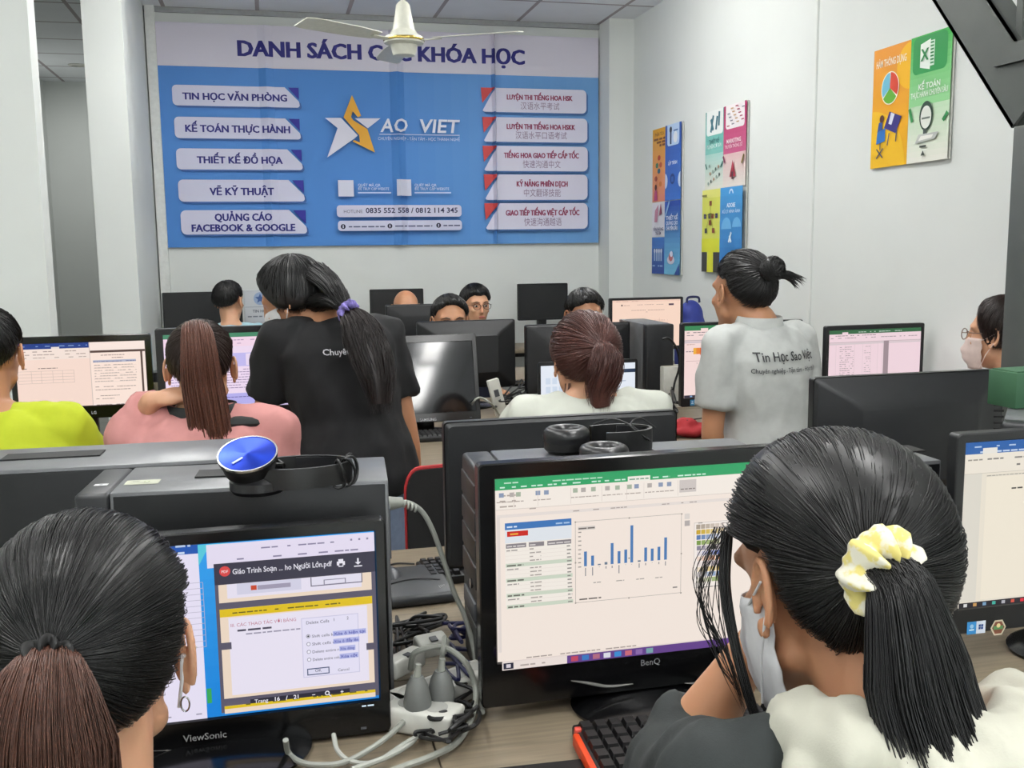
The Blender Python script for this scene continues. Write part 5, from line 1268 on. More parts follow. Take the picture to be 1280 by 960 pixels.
    def face(s, parent, off, brow=HBLACK, open_=True):
        for sx in (-1,1):
            MB(off).ell(s.w(sx*0.031,0.081,0.006),(0.0125*s.hs,0.008*s.hs,0.0055*s.hs),s.R,14).build('eye', M('eye_white',(0.75,0.73,0.70),0.3), parent)
            MB(off).ell(s.w(sx*0.031,0.0875,0.006),(0.006*s.hs,0.003*s.hs,0.0055*s.hs),s.R,12).build('iris', M('dark_iris',(0.06,0.04,0.03),0.2), parent)
            MB(off).tube([s.w(sx*0.014,0.0955,0.026), s.w(sx*0.030,0.0925,0.032), s.w(sx*0.048,0.077,0.027)],[0.002,0.003,0.0015],6).build('eyebrow', brow, parent)
        MB(off).ell(s.w(0,0.0925,-0.0595),(0.021*s.hs,0.004*s.hs,0.0065*s.hs),s.R,14).build('lips', M('lips',(0.66,0.36,0.32),0.45), parent)
def bundle(hm, guide, wid, n, r, flat=(1,1), seed=3, wave=0.004, k=18, fray=0.25, core=True):
    """a lock of hair: strands following a guide line, wid(t) half width"""
    rd = random.Random(seed); G = catmull(guide, 6); m = len(G); fr = []
    prev = None
    for i in range(m):
        t = (G[min(i+1,m-1)]-G[max(i-1,0)]).normalized()
        x = (prev-t*prev.dot(t)) if prev is not None else (Vector((1,0,0))-t*t.x)
        x = x.normalized(); prev = x; fr.append((x, t.cross(x)))
    def P(u, a, b):
        q = u*(m-1); i = min(int(q), m-2); f = q-i; w_ = wid(u)
        x = fr[i][0].lerp(fr[i+1][0],f); y = fr[i][1].lerp(fr[i+1][1],f)
        return G[i].lerp(G[i+1],f)+x*a*w_*flat[0]+y*b*w_*flat[1]
    # opaque core
    if core: hm.grid([[P(i/23, 0.86*math.cos(c), 0.86*math.sin(c)) for c in np.linspace(0,2*math.pi,13)[:-1]] for i in range(int(24*0.94))])
    for i in range(n):
        a = rd.uniform(0,6.283); q = math.sqrt(rd.uniform(0.55,1)); ca, cb = q*math.cos(a), q*math.sin(a); ph = rd.uniform(0,6.28)
        e = rd.uniform(1-fray,1.0); st = 0 if rd.random() < .8 else rd.uniform(0,.3)
        pts = []
        for j in range(k):
            t = j/(k-1); u = min(1,st+(e-st)*t); p = P(u, ca*(1+.08*math.sin(5*t+ph)), cb*(1+.08*math.cos(4*t+ph)))
            pts.append(p+Vector((math.sin(7*t+ph),math.cos(6*t+ph),0))*wave*t)
        hm.tube(pts, r*rd.uniform(.7,1.3))
def hand(mb, wr, d, n, side, curl=35, spread=6, k=1.0):
    """wr wrist, d direction of the hand, n palm normal, side +-1 where the thumb leaves"""
    d = Vector(d).normalized(); n = Vector(n); n = (n-d*n.dot(d)).normalized(); a = d.cross(n).normalized()*side
    rot = Matrix((a,d,n)).transposed()
    mb.cap(wr, 0.021*k, wr+d*0.03*k, 0.022*k); mb.ell(wr+d*0.052*k,(0.037*k,0.050*k,0.0155*k),rot,16)
    for i, L in enumerate((0.066,0.076,0.070,0.054)):
        x = (0.028-0.0185*i)*k; p = wr+d*0.088*k+a*x; ang = R(spread*(1.5-i)); dd = (d*math.cos(ang)+a*math.sin(ang)); c = 0
        for q, f in enumerate((0.45,0.32,0.23)):
            c += R(curl*(0.8 if q == 0 else 1.0)); v = dd*math.cos(c)+n*math.sin(c); p2 = p+v*L*f*k
            mb.cap(p,(0.0092-0.0009*q)*k,p2,(0.0085-0.0009*q)*k,8); p = p2
    p = wr+d*0.026*k+a*0.026*k; v = (d*0.62+a*0.72+n*0.25).normalized(); p2 = p+v*0.042*k; mb.cap(p,0.0125*k,p2,0.0105*k,8)
    v = (d*0.85+a*0.38+n*0.35).normalized(); mb.cap(p2,0.0105*k,p2+v*0.034*k,0.008*k,8)
def folds(amp, f=9, seed=0, axis=Vector((1,1,.55))):
    def g(co):
        q = Vector((co.x*axis.x,co.y*axis.y,co.z*axis.z))*f+Vector((seed,seed*.7,0))
        a = mnoise.noise(q); return amp*(1-2*abs(a))*0.9+amp*0.6*mnoise.noise(q*2.3)
    return g
STOOLM = M('stool_red_plastic', (0.16,0.17,0.2), 0.4)
_stool = []
def stool(x, y):
    if not _stool:
        t = thing('stool', 'low square plastic stool under one of the seated people', 'stool', (x,y,0), group='stools under the seated people')
        b_ = MB(); b_.loft([rr_ring(-0.16,0.16,-0.16,0.16,0.04,0.0,4),rr_ring(-0.15,0.15,-0.15,0.15,0.04,0.03,4)])
        for v in b_.bm.verts: v.co = Vector((v.co.x,v.co.z,0.375+v.co.y))
        b_.build('seat', STOOLM, t)
        for sx in (-1,1):
            for sy in (-1,1): MB().cyl((sx*0.15,sy*0.15,0),(sx*0.125,sy*0.125,0.376),0.016,0.02).build('leg', STOOLM, t)
        _stool.append(t)
    else:
        t = copy_tree(_stool[0]); t.location = (x,y,0)
    return t
def person(label, hd, az=0.0, body_az=0.0, pitch=0, roll=0, hs=1.0, seated=True, pelvis=None, neck=None, sh=0.165, girth=1.0, skin=SKIN, top=None, sleeve=0.55, bottoms=None, arms=None, voxel=0.007, fold=0.009, seed=0, hem=True, legs=True, stool_on=True, stool_drop=0.0, topname='shirt'):
    H = Head(hd, az, pitch, roll, hs); B = rotm(body_az); fwd = B @ Vector((0,1,0))
    N = Vector(neck) if neck is not None else H.c + B @ Vector((0,-0.05,-0.128*hs))
    if pelvis is None:
        pelvis = N - fwd*0.09; pelvis.z = 0.505 if seated else N.z-0.46
    P = Vector(pelvis); off = Vector((P.x,P.y,0))
    t = thing('person', label, 'person', off)
    ax = (N-P); mid = P+ax*0.5-fwd*0.015
    def spine(u): return P.lerp(mid,u*2) if u < .5 else mid.lerp(N,(u-.5)*2)
    TAB = [(-0.12,0.13,0.10),(0,0.165,0.118),(0.15,0.16,0.115),(0.36,0.135,0.10),(0.6,0.148,0.108),(0.78,0.162,0.108),(0.9,0.135,0.088),(0.97,0.085,0.066),(1.03,0.058,0.056)]
    right = (B @ Vector((1,0,0)))
    def torso(mb, k, lo=-0.12, hi=1.03, extra=0.0):
        rings = []
        for u, rx, ry in TAB:
            if u < lo or u > hi: continue
            c = spine(max(0,min(1,u))) + (ax*(u-max(0,min(1,u))))
            tz = ax.normalized(); r0 = (right-tz*right.dot(tz)).normalized(); f0 = tz.cross(r0)
            sw = sh/0.165
            rings.append([c+r0*math.cos(a)*(rx*girth*sw*k+extra)+f0*math.sin(a)*(ry*girth*k+extra) for a in np.linspace(0,2*math.pi,25)[:-1]])
        mb.loft(rings)
    S = {'L': N+B@Vector((-sh,-0.005,-0.058)), 'R': N+B@Vector((sh,-0.005,-0.058))}
    body = MB(off); torso(body, 0.90); H.flesh(body, N)
    body.ell(N+B@Vector((0,-0.01,-0.03)),(0.09,0.06,0.05),B)
    shirt = MB(off); torso(shirt, 1.05, -0.12, 0.97, 0.004)
    pants = MB(off); torso(pants, 1.01, -0.12, 0.16)
    D = {}
    for sd, sx in (('L',-1),('R',1)):
        ez = max(-0.24, DZ+0.05-S[sd].z) if seated else -0.26
        ewz = DZ+0.035-(S[sd].z+ez) if seated else -0.1
        D[sd] = (B@Vector((sx*0.045,0.05+0.5*max(0,0.24+ez),ez)), B@Vector((-sx*0.05,0.21,ewz)), B@Vector((0,1,-0.1)), B@Vector((0,0,-1)))
    for sd, sx in (('L',-1),('R',1)):
        s_ = S[sd]; a = (arms or {}).get(sd, D[sd])
        if a[0] == 'abs': a = a[1:]; el, wr = Vector(a[0]), Vector(a[1])
        else: el = s_+Vector(a[0]); wr = el+Vector(a[1])
        body.cap(N+B@Vector((sx*0.03,-0.005,-0.035)),0.04,s_,0.042*girth); body.cap(s_,0.043*girth,el,0.035*girth); body.cap(el,0.035*girth,el.lerp(wr,.35),0.037*girth); body.cap(el.lerp(wr,.35),0.037*girth,wr,0.023*girth)
        hand(body, wr, a[2], a[3], -sx if len(a) < 6 else a[5], a[4] if len(a) > 4 else 30)
        shirt.cap(N+B@Vector((sx*0.035,-0.008,-0.035)),0.044,s_,0.056*girth)
        if sleeve <= 1: shirt.tube([s_-(el-s_)*0.02, s_.lerp(el,sleeve*.5), s_.lerp(el,sleeve)],[0.056*girth,0.060*girth,0.062*girth],16)
        else:
            shirt.cap(s_,0.057*girth,el,0.052*girth); shirt.tube([el-(wr-el)*.05, el.lerp(wr,(sleeve-1)*.5), el.lerp(wr,sleeve-1)],[0.05*girth,0.048*girth,0.046*girth],16)
        hip = P+B@Vector((sx*0.085,0.02,-0.01))
        if seated: kn = hip+B@Vector((sx*0.02,0.36,-0.02)); an = Vector((kn.x,kn.y,0.085))-fwd*0.04
        else: kn = Vector((hip.x,hip.y,hip.z*0.53))+fwd*0.02; an = Vector((hip.x,hip.y,0.085))-fwd*0.01
        if legs:
            body.cap(hip,0.066,kn,0.048); body.cap(kn,0.048,an,0.034); body.cap(an,0.034,an+fwd*0.03-Vector((0,0,0.03)),0.03)
            pants.cap(hip,0.084,kn,0.064); pants.tube([kn+Vector((0,0,0.02)), kn.lerp(an,.5), an+Vector((0,0,0.03))],[0.064,0.058,0.052],16)
            shoe = MB(off); shoe.cap(an+Vector((0,0,-0.045))-fwd*0.035,0.036,an+Vector((0,0,-0.05))+fwd*0.12,0.034)
            for v in shoe.bm.verts:
                if v.co.z < 0.004: v.co.z = 0.004
            shoe.build('shoe', M('dark_shoe',(0.10,0.10,0.11),0.5), t)
    bo = remeshed(body, 'body', skin, t, voxel, 4); H.ears(t, off, skin)
    so = remeshed(shirt, topname, top, t, 0.011, 3, folds(fold*1.15, 12, seed))
    remeshed(pants, 'trousers', bottoms or M('dark_trousers',(0.10,0.11,0.14),0.8), t, 0.014, 4, folds(0.004,7,seed+3))
    if seated and stool_on:
        st_ = stool(P.x,P.y)
        if stool_drop: st_.scale = (1,1,1-stool_drop/0.405)
    t_ = dict(t=t, H=H, off=off, N=N, P=P, B=B, S=S, shirt=so, body=bo, spine=spine)
    return t_
def collar_ring(pr, mat, name='collar', r=0.064, h=0.03, tilt=0.0, dz=-0.02):
    N, B = pr['N'], pr['B']; rows = []
    for j, (rr, z) in enumerate(((r*1.12,dz),(r*1.06,dz+h*.5),(r,dz+h),(r*.93,dz+h),(r*.95,dz))):
        rows.append([N+B@Vector((rr*math.cos(a)*1.08, rr*math.sin(a)*0.98, z+tilt*math.sin(a))) for a in np.linspace(0,2*math.pi,33)[:-1]])
    b_ = HairMesh(); b_.grid(rows); return b_.build(name, mat, pr['t'], pr['off'])
def print_on(pr, name, lines, mat_col, centre_px, Yg, width_px=None, xdir=None):
    """lettering laid on the back of a shirt: lines of (text, metres high, metres wide, dx, dz)"""
    so = pr['shirt']; dg = bpy.context.evaluated_depsgraph_get()
    bvh = BVHTree.FromPolygons([v.co+pr['off'] for v in so.data.vertices],[tuple(p.vertices) for p in so.data.polygons])
    c = at(*centre_px, Yg); B = pr['B']; xd = (B@Vector((1,0,0))) if xdir is None else Vector(xdir).normalized(); zd = Vector((0,0,1)); nd = B@Vector((0,1,0))
    if xdir is not None: nd = zd.cross(xd)*1.0
    V, F = [], []
    for s, h, wd, dx, dz, bold in lines:
        vs, fs, x0, x1 = text_geo(s, bold); k = wd/(x1-x0); b = len(V)
        for vx, vy in vs:
            o_ = c + xd*((vx-x0)*k-wd/2+dx) + zd*(vy*h+dz) - nd*0.6
            hit = bvh.ray_cast(o_, nd)
            V.append((hit[0] if hit[0] is not None else o_+nd*0.6) - nd*0.006 - pr['off'])
        F += [tuple(b+i for i in f) for f in fs]
    return mesh_obj(name, V, F, M('lettering_%d'%int(mat_col[0]*100), mat_col, 0.6), pr['t'])
def scrunchie(parent, off, c, axis, r, mat, name='scrunchie', tube=0.014, n=150, seed=2):
    axis = Vector(axis).normalized(); e1 = axis.orthogonal().normalized(); e2 = axis.cross(e1); rings = []
    for k in range(n):
        a = 2*math.pi*k/n; rad = e1*math.cos(a)+e2*math.sin(a); q = tube*(1+0.20*math.sin(a*9+seed)+0.07*math.sin(a*16+1.3))
        cc = Vector(c)+rad*(r+0.002*math.sin(a*7))+axis*0.004*math.sin(a*9+seed)
        rings.append([cc+(rad*math.cos(b)+axis*math.sin(b)*1.1)*q*(1+.10*math.sin(3*b+a*2)) for b in np.linspace(0,2*math.pi,13)[:-1]])
    b_ = MB(off); b_.loft(rings, closed_u=True); return b_.build(name, mat, parent, angle=80)
def scarf_mat():
    m = M('yellow_white_scrunchie_cloth', (0.88,0.83,0.52), 0.8, var=0.0, scale=70); nt = m.node_tree
    for n_ in nt.nodes:
        if n_.type == 'VALTORGB': n_.color_ramp.elements[0].color = lin('d6c878')+(1,); n_.color_ramp.elements[1].color = lin('dcd8c8')+(1,); n_.color_ramp.elements[0].position = .46; n_.color_ramp.elements[1].position = .54
    return m
MASKW = M('white_mask_cloth', (0.82,0.82,0.83), 0.8, bump=0.1, bscale=500)
BLKT = M('black_cotton', (0.045,0.048,0.06), 0.85, var=0.12, scale=30, bump=0.15, bscale=900)
WHT = M('white_cotton', (0.77,0.78,0.74), 0.85, var=0.02, scale=30, bump=0.15, bscale=900)
# ---- person at the near left
c = at(113,828,0.985)
p1 = person('person with a brown ponytail and ear ring, back turned, at the near left', c, az=2, body_az=2, pitch=-8, hs=1.06, top=M('charcoal_knit',(0.12,0.125,0.13),0.85,bump=0.2,bscale=700), sleeve=1.8, voxel=0.006, seed=1, sh=0.155,
    neck=(c.x,c.y-0.075,c.z-0.118), stool_drop=0.05, pelvis=(c.x-0.0,0.66,0.505), arms={'L': (Vector((-0.05,-0.04,-0.25)), Vector((0.05,0.16,-0.09)), Vector((0.1,1,0)), Vector((0,0,-1))), 'R': (Vector((0.05,-0.04,-0.25)), Vector((-0.05,0.16,-0.09)), Vector((-0.1,1,0)), Vector((0,0,-1)))})
H = p1['H']; hm = HairMesh(); K = Vector((-0.10,-0.96,0.04)).normalized()
T1B = interp([(0,48),(35,42),(60,22),(78,14),(92,22),(104,6),(118,-26),(140,-44),(180,-48)])
H.hair(hm, T1B, lambda a, t: 0.014+0.006*math.sin(min(1,t*1.4)*math.pi), 0.0008, seed=1)
H.strands(hm, K, T1B, 4200, 0.0006, 0.0185, a0=0.10, seed=11, wave=0.0007)
hm.build('hair', HBLACK, p1['t'], p1['off'])
kp = H.shell_pt(K, 0.016); back = H.R@Vector((0,-1,0)); rt = H.R@Vector((1,0,0))
hm = HairMesh()
G = [kp+back*-0.006, kp+back*0.022+Vector((0,0,-0.004)), kp+back*0.034+Vector((-0.003,0,-0.045)), kp+back*0.026+Vector((-0.004,0,-0.12)), kp+back*0.018+Vector((-0.004,0,-0.22)), kp+back*0.02+Vector((-0.004,0,-0.32))]
bundle(hm, G, lambda u: 0.013+0.040*min(1,u*2.2)-0.012*max(0,u-.75)*4, 2600, 0.0006, (1,0.55), seed=21, wave=0.004, fray=.3)
hm.build('ponytail', M('chestnut_hair',(0.31,0.19,0.145),0.42,spec=0.5,var=0.4,scale=350), p1['t'], p1['off'])
scrunchie(p1['t'], p1['off'], kp+back*0.010, back+Vector((0,0,-.2)), 0.016, M('black_hair_tie',(0.03,0.03,0.032),0.7), 'hair_tie', 0.006)
MB(p1['off']).tube([H.w(0.074,0.035,-0.012),H.w(0.086,0.01,0.000),H.w(0.090,-0.012,0.006),H.w(0.080,-0.026,0.002)],0.0035,8,flat=(1,.6)).build('mask_ear_loop', MASKW, p1['t'])
MB(p1['off']).tube([H.w(0.080,-0.024,0.0),H.w(0.079,-0.02,-0.02),H.w(0.074,0.0,-0.05)],0.002,6).build('mask_ear_loop', MASKW, p1['t'])
H.mask(p1['t'], p1['off'], MASKW, loops=False, wide=40)
ec = H.w(0.080,-0.008,-0.046)
MB(p1['off']).tube([ec+Vector((0.004*math.cos(a),0.0,0.0075*math.sin(a))) for a in np.linspace(0,2*math.pi,17)[:-1]],0.0009,6,closed=True).build('earring', CHROME, p1['t'])
# ---- person at the near right
c = at(1040,728,0.84)
p2 = person('person with a black ponytail in a yellow scrunchie, cream hood and white mask', c, az=8, body_az=-4, pitch=-16, hs=1.06, skin=SKIN2, top=M('dark_green_grey_fleece',(0.135,0.155,0.155),0.85,var=0.08,bump=0.2,bscale=600), sleeve=1.42, voxel=0.006, seed=4, sh=0.165, topname='hoodie',
    neck=(c.x+0.012,c.y-0.095,c.z-0.088), stool_drop=0.06, pelvis=(c.x+0.01,0.44,0.505), arms={'L': ('abs', at(838,968,0.97), at(938,812,0.945), Vector((0.5,-0.1,0.75)), Vector((0.4,-0.8,0)), 50), 'R': (Vector((0.06,-0.03,-0.26)), Vector((-0.06,0.13,-0.10)), Vector((-0.1,1,0)), Vector((0,0,-1)))})
H = p2['H']; hm = HairMesh(); K = Vector((-0.46,-0.88,-0.12)).normalized()
TIED2 = interp([(0,44),(35,34),(60,6),(76,2),(90,12),(99,4),(108,-34),(125,-54),(150,-60),(180,-60)])
H.hair(hm, TIED2, lambda a, t: 0.015+0.008*math.sin(min(1,t*1.4)*math.pi), 0.0008, seed=2)
H.strands(hm, K, TIED2, 4400, 0.0006, 0.0205, a0=0.09, seed=12, wave=0.0007)
hm.build('hair', HBLACK, p2['t'], p2['off'])
kp = H.shell_pt(K, 0.020); back = H.R@Vector((0.15,-1,0)).normalized()
hm = HairMesh()
G = [kp-back*0.01, kp+back*0.03+Vector((0,0,-0.004)), kp+back*0.045+Vector((0.002,0,-0.05)), kp+back*0.060+Vector((0.004,0,-0.11)), kp+back*0.105+Vector((0.000,0,-0.19)), kp+back*0.185+Vector((-0.018,0,-0.28)), kp+back*0.265+Vector((-0.045,0,-0.38)), kp+back*0.33+Vector((-0.07,0,-0.50)), kp+back*0.36+Vector((-0.08,0,-0.62))]
bundle(hm, G, lambda u: 0.017+0.038*min(1,u*3.0)-0.030*max(0,u-.5)*2, 2600, 0.0006, (1,0.55), seed=22, wave=0.004, fray=.35)
hm.build('ponytail', HBLACK, p2['t'], p2['off'])
scrunchie(p2['t'], p2['off'], kp+back*0.014, back+Vector((0.05,0,-.35)), 0.024, scarf_mat(), 'scrunchie', 0.0145)
hm = HairMesh()
tp = H.w(-0.066,0.060,0.055)
bundle(hm, [tp, H.w(-0.078,0.058,0.0), H.w(-0.078,0.050,-0.07), H.w(-0.070,0.040,-0.13), H.w(-0.052,0.025,-0.17)], lambda u: 0.006-0.003*u, 90, 0.0007, seed=31, wave=0.0012, fray=.3)
for i in range(26):
    rd = random.Random(i); hm.tube(catmull([H.w(-0.064,0.066+rd.uniform(-.02,.02),0.06), H.w(-0.078-rd.uniform(0,.03),0.066,0.0+rd.uniform(-.02,.02)), H.w(-0.080-rd.uniform(0,.016),0.06,-0.06), H.w(-0.075,0.056,-0.09-rd.uniform(0,.04))],6), 0.0005)
hm.build('loose_lock', HBLACK, p2['t'], p2['off'])
H.mask(p2['t'], p2['off'], MASKW, wide=100)
# draped hood
N, B = p2['N'], p2['B']; hood = MB(p2['off'])
BL = B @ Matrix.Rotation(R(-30),3,'X')
def W2(x,y,z): return N+BL@Vector((x,y,z))
for sx in (-1,1):
    hood.cap(W2(sx*0.060,0.045,-0.02),0.020,W2(sx*0.098,-0.01,-0.010),0.030); hood.cap(W2(sx*0.098,-0.01,-0.010),0.030,W2(sx*0.080,-0.075,-0.03),0.034)
    hood.cap(W2(sx*0.080,-0.075,-0.03),0.032,W2(0,-0.095,-0.07),0.032)
    hood.cap(W2(sx*0.10,-0.05,-0.06),0.036,W2(sx*0.075,-0.10,-0.15),0.040); hood.cap(W2(sx*0.075,-0.10,-0.15),0.040,W2(0,-0.115,-0.26),0.040)
    hood.cap(W2(sx*0.045,-0.09,-0.06),0.035,W2(sx*0.03,-0.12,-0.22),0.040)
hood.ell(W2(0,-0.085,-0.11),(0.105,0.05,0.10),BL); hood.ell(W2(0,-0.10,-0.20),(0.085,0.045,0.09),BL)
for k in range(4): hood.cap(W2(0.105+0.034*k,0.015-0.01*k,-0.035-0.012*k),0.026,W2(0.115+0.030*k,-0.085-0.004*k,-0.17-0.006*k),0.030)
hood.ell(W2(0.17,-0.04,-0.13),(0.085,0.055,0.12),BL)
remeshed(hood, 'hood', M('cream_fleece',(0.74,0.735,0.68),0.9,var=0.03,scale=30,bump=0.15,bscale=500), p2['t'], 0.006, 2, folds(0.009,26,7,Vector((1.2,.6,.35))))
# ---- pink top, second row
c = at(252,462,2.64)
pk = person('person in a pink top with a long brown ponytail and a raised left hand', c, az=-2, body_az=-3, hs=0.98, top=M('pink_cotton',(0.74,0.51,0.50),0.85,var=0.04,bump=0.15,bscale=800), sleeve=1.9, seed=6, sh=0.175, girth=1.08, voxel=0.006,
    neck=(c.x,c.y-0.05,c.z-0.095), arms={'L': ('abs', at(170,562,2.72), at(188,501,2.56), Vector((0.95,0.02,0.14)), Vector((0.1,0.3,-0.9)), 22, 1), 'R': (Vector((-0.01,0.03,-0.25)), Vector((-0.10,0.19,0.0)), Vector((-0.1,1,0)), Vector((0,0,-1)))}, pelvis=(c.x-0.02,2.52,0.505))
H = pk['H']; hm = HairMesh(); K = Vector((0,-0.72,0.70)).normalized()
H.hair(hm, TIED, 0.008, 0.002, seed=3); H.strands(hm, K, TIED, 900, 0.0013, 0.011, seed=13, k=9)
hm.build('hair', HDKBR, pk['t'], pk['off'])
kp = H.shell_pt(K, 0.008); hm = HairMesh()
G = [kp+Vector((0,0.015,-0.01)), kp+Vector((0,-0.01,0.018)), kp+Vector((0.006,-0.05,-0.02)), kp+Vector((0.012,-0.055,-0.12)), kp+Vector((0.03,-0.065,-0.26)), kp+Vector((0.05,-0.085,-0.40)), kp+Vector((0.055,-0.11,-0.55))]
bundle(hm, G, lambda u: 0.022+0.024*min(1,u*2)-0.010*max(0,u-.8)*5, 500, 0.0014, (1,0.5), seed=23)
hm.build('ponytail', M('auburn_hair',(0.33,0.185,0.13),0.4,spec=.5,var=.35,scale=300), pk['t'], pk['off'])
collar_ring(pk, M('dark_green_collar',(0.10,0.12,0.12),0.8), 'dark_collar', 0.078, 0.05, 0, -0.035)
b_ = MB(pk['off']); b_.tube([pk['N']+Vector(q) for q in ((0.06,-0.07,-0.025),(0.12,-0.045,-0.03),(0.18,0.0,-0.05))],[0.03,0.032,0.02],12,flat=(1,.5)); b_.build('shoulder_flap', M('dark_green_collar',(0.10,0.12,0.12),0.8), pk['t'])
# ---- yellow shirt at the left edge
c = at(-14,446,2.85)
ye = person('person in a lime yellow t-shirt with cropped black hair, cut off at the left edge', c, az=-2, body_az=-6, hs=1.0, top=M('lime_yellow_cotton',(0.66,0.71,0.12),0.85,var=0.03,bump=0.15,bscale=800), sleeve=0.95, seed=8, sh=0.20, girth=1.15, skin=SKIN2)
H = ye['H']; hm = HairMesh(); H.hair(hm, SHORT, 0.011, 0.004, seed=4); H.strands(hm, (0,-0.5,0.86), SHORT, 700, 0.0015, 0.013, seed=14, k=8); hm.build('hair', HBLACK, ye['t'], ye['off'])
# ---- bending person in black
c = at(366,377,3.10)
bk = person('standing person in a black t-shirt bending forward, hair in a flowered scrunchie', c, az=66, body_az=12, pitch=-22, hs=0.97, seated=False, neck=at(414,397,3.05), pelvis=at(448,600,2.94), top=BLKT, sleeve=0.72, bottoms=M('pale_blue_denim',(0.50,0.56,0.66),0.8,var=0.08,scale=60,bump=0.2,bscale=900), seed=10, sh=0.166, girth=1.05, skin=SKIN2, fold=0.008,
    arms={'L': (Vector((-0.045,0.06,-0.24)), Vector((0.0,0.22,-0.10)), Vector((0.2,1,-0.1)), Vector((0,0,-1))), 'R': (Vector((0.05,-0.02,-0.27)), Vector((0.035,0.05,-0.235)), Vector((0,0.1,-1)), Vector((-1,0,0)))})
H = bk['H']; hm = HairMesh()
LONG = interp([(0,44),(30,36),(52,6),(70,-38),(95,-56),(180,-58)])
H.hair(hm, LONG, lambda a, t: 0.016+0.012*t, 0.003, seed=5); K = (H.R.transposed()@Vector((0.75,-0.3,-0.35))).normalized()
H.strands(hm, (0,-0.35,0.92), LONG, 1000, 0.0013, 0.022, seed=15, k=10, over=0.1)
sc = at(434,388,2.88)
for k in range(3):
    s0 = [H.w(0.0,-0.10,0.06), H.w(0.03,-0.10,-0.01), H.w(-0.03,-0.09,-0.04)][k]
    bundle(hm, [s0, s0.lerp(sc,.5)+Vector((0,-0.02,0.02)), sc], lambda u: 0.05-0.030*u, 250, 0.0014, (1,.6), seed=40+k, k=10, fray=.02)
hm.build('hair', HBLACK, bk['t'], bk['off'])
hm = HairMesh()
G = [sc, sc+Vector((0.02,-0.03,-0.03)), at(458,430,2.83), at(474,475,2.80), at(478,520,2.79)]
bundle(hm, G, lambda u: 0.024+0.034*min(1,u*2.5)-0.030*max(0,u-.6)*2.5, 600, 0.0014, (1,.5), seed=24, wave=0.01, fray=.5)
hm.build('ponytail', M('dark_hair_ends',(0.12,0.085,0.08),0.42,spec=.5,var=.4,scale=300), bk['t'], bk['off'])
scrunchie(bk['t'], bk['off'], sc, Vector((0.6,-0.5,-0.5)), 0.024, M('purple_flower_cloth',(0.42,0.38,0.62),0.8,var=0.5,scale=90), 'scrunchie', 0.011)
H.mask(bk['t'], bk['off'], MASKW)
print_on(bk, 'back_lettering', [('Chuyên nghiệp -',0.024,0.17,0.0,0,0.015)], (0.8,0.8,0.82), (440,442), 2.9)
# ---- brown haired person in white
c = at(729,452,2.68)
wh = person('person in a white t-shirt with red brown hair clipped up, back turned', c, az=4, body_az=3, hs=1.04, neck=(c.x,c.y-0.05,c.z-0.085), top=WHT, sleeve=0.9, seed=12, sh=0.185, girth=1.1)
H = wh['H']; hm = HairMesh(); K = Vector((0.0,-0.98,0.16)).normalized()
LOOSE = interp([(0,48),(35,40),(60,10),(80,-30),(100,-48),(180,-56)])
H.hair(hm, LOOSE, lambda a, t: 0.012+0.008*t, 0.003, seed=6); H.strands(hm, K, LOOSE, 1200, 0.0013, 0.020, a0=0.05, seed=16, k=9)
kp = H.shell_pt(K, 0.02)
bundle(hm, [kp+Vector((0,0.0,0.01)), kp+Vector((0,-0.025,-0.01)), kp+Vector((0.0,-0.03,-0.06)), kp+Vector((-0.01,-0.02,-0.12)), kp+Vector((-0.005,-0.02,-0.18))], lambda u: 0.016+0.030*min(1,u*2.5)-0.02*max(0,u-.6)*2.5, 350, 0.0013, (1,.6), seed=25, wave=0.012, fray=.5)
for i in range(16):
    rd = random.Random(100+i); x = rd.choice((-1,1))*rd.uniform(0.03,0.075); s0 = H.w(x,-0.05,-0.05)
    hm.tube(catmull([s0, s0+Vector((x*.1,-0.01,-0.04)), s0+Vector((x*.2+rd.uniform(-.02,.02),-0.02,-0.09-rd.uniform(0,.04)))],5), 0.0009)
hm.build('hair', HRED, wh['t'], wh['off'])
MB(wh['off']).tube([kp+Vector((-0.022,-0.012,-0.008)),kp+Vector((0,-0.022,0.006)),kp+Vector((0.022,-0.012,0.012))],0.004,8).build('hair_clip', M('black_clip',(0.03,0.03,0.03),0.3), wh['t'])
# ---- grey polo
c = at(926,368,2.92)
po = person('standing person in a light grey polo shirt with a black hair bun', c, az=12, body_az=14, hs=1.04, seated=False, neck=at(949,404,2.86), pelvis=at(962,580,2.84), top=M('light_grey_pique',(0.72,0.73,0.72),0.85,var=0.04,scale=50,bump=0.2,bscale=1200), sleeve=0.72, bottoms=M('dark_blue_denim',(0.16,0.2,0.32),0.8), seed=14, sh=0.160, girth=1.0, skin=SKIN2, topname='polo_shirt', fold=0.007,
    arms={'L': (Vector((-0.015,0.01,-0.27)), Vector((0.04,0.05,-0.20)), Vector((0.1,0.3,-0.9)), Vector((0.5,0,-0.5))), 'R': (Vector((0.05,0.03,-0.26)), Vector((-0.02,0.10,-0.17)), Vector((-0.1,0.5,-0.8)), Vector((0,0,-1)))})
H = po['H']; hm = HairMesh(); K = Vector((0.05,-0.86,0.34)).normalized()
H.hair(hm, TIED, 0.010, 0.003, seed=7); H.strands(hm, K, TIED, 1000, 0.0013, 0.016, a0=0.1, seed=17, k=9)
hm.build('hair', HBLACK, po['t'], po['off'])
hm = HairMesh(); kp = H.shell_pt(K, 0.03); bd = (H.R@Vector((0.1,-1,0.25))).normalized()
bc = kp+bd*0.006
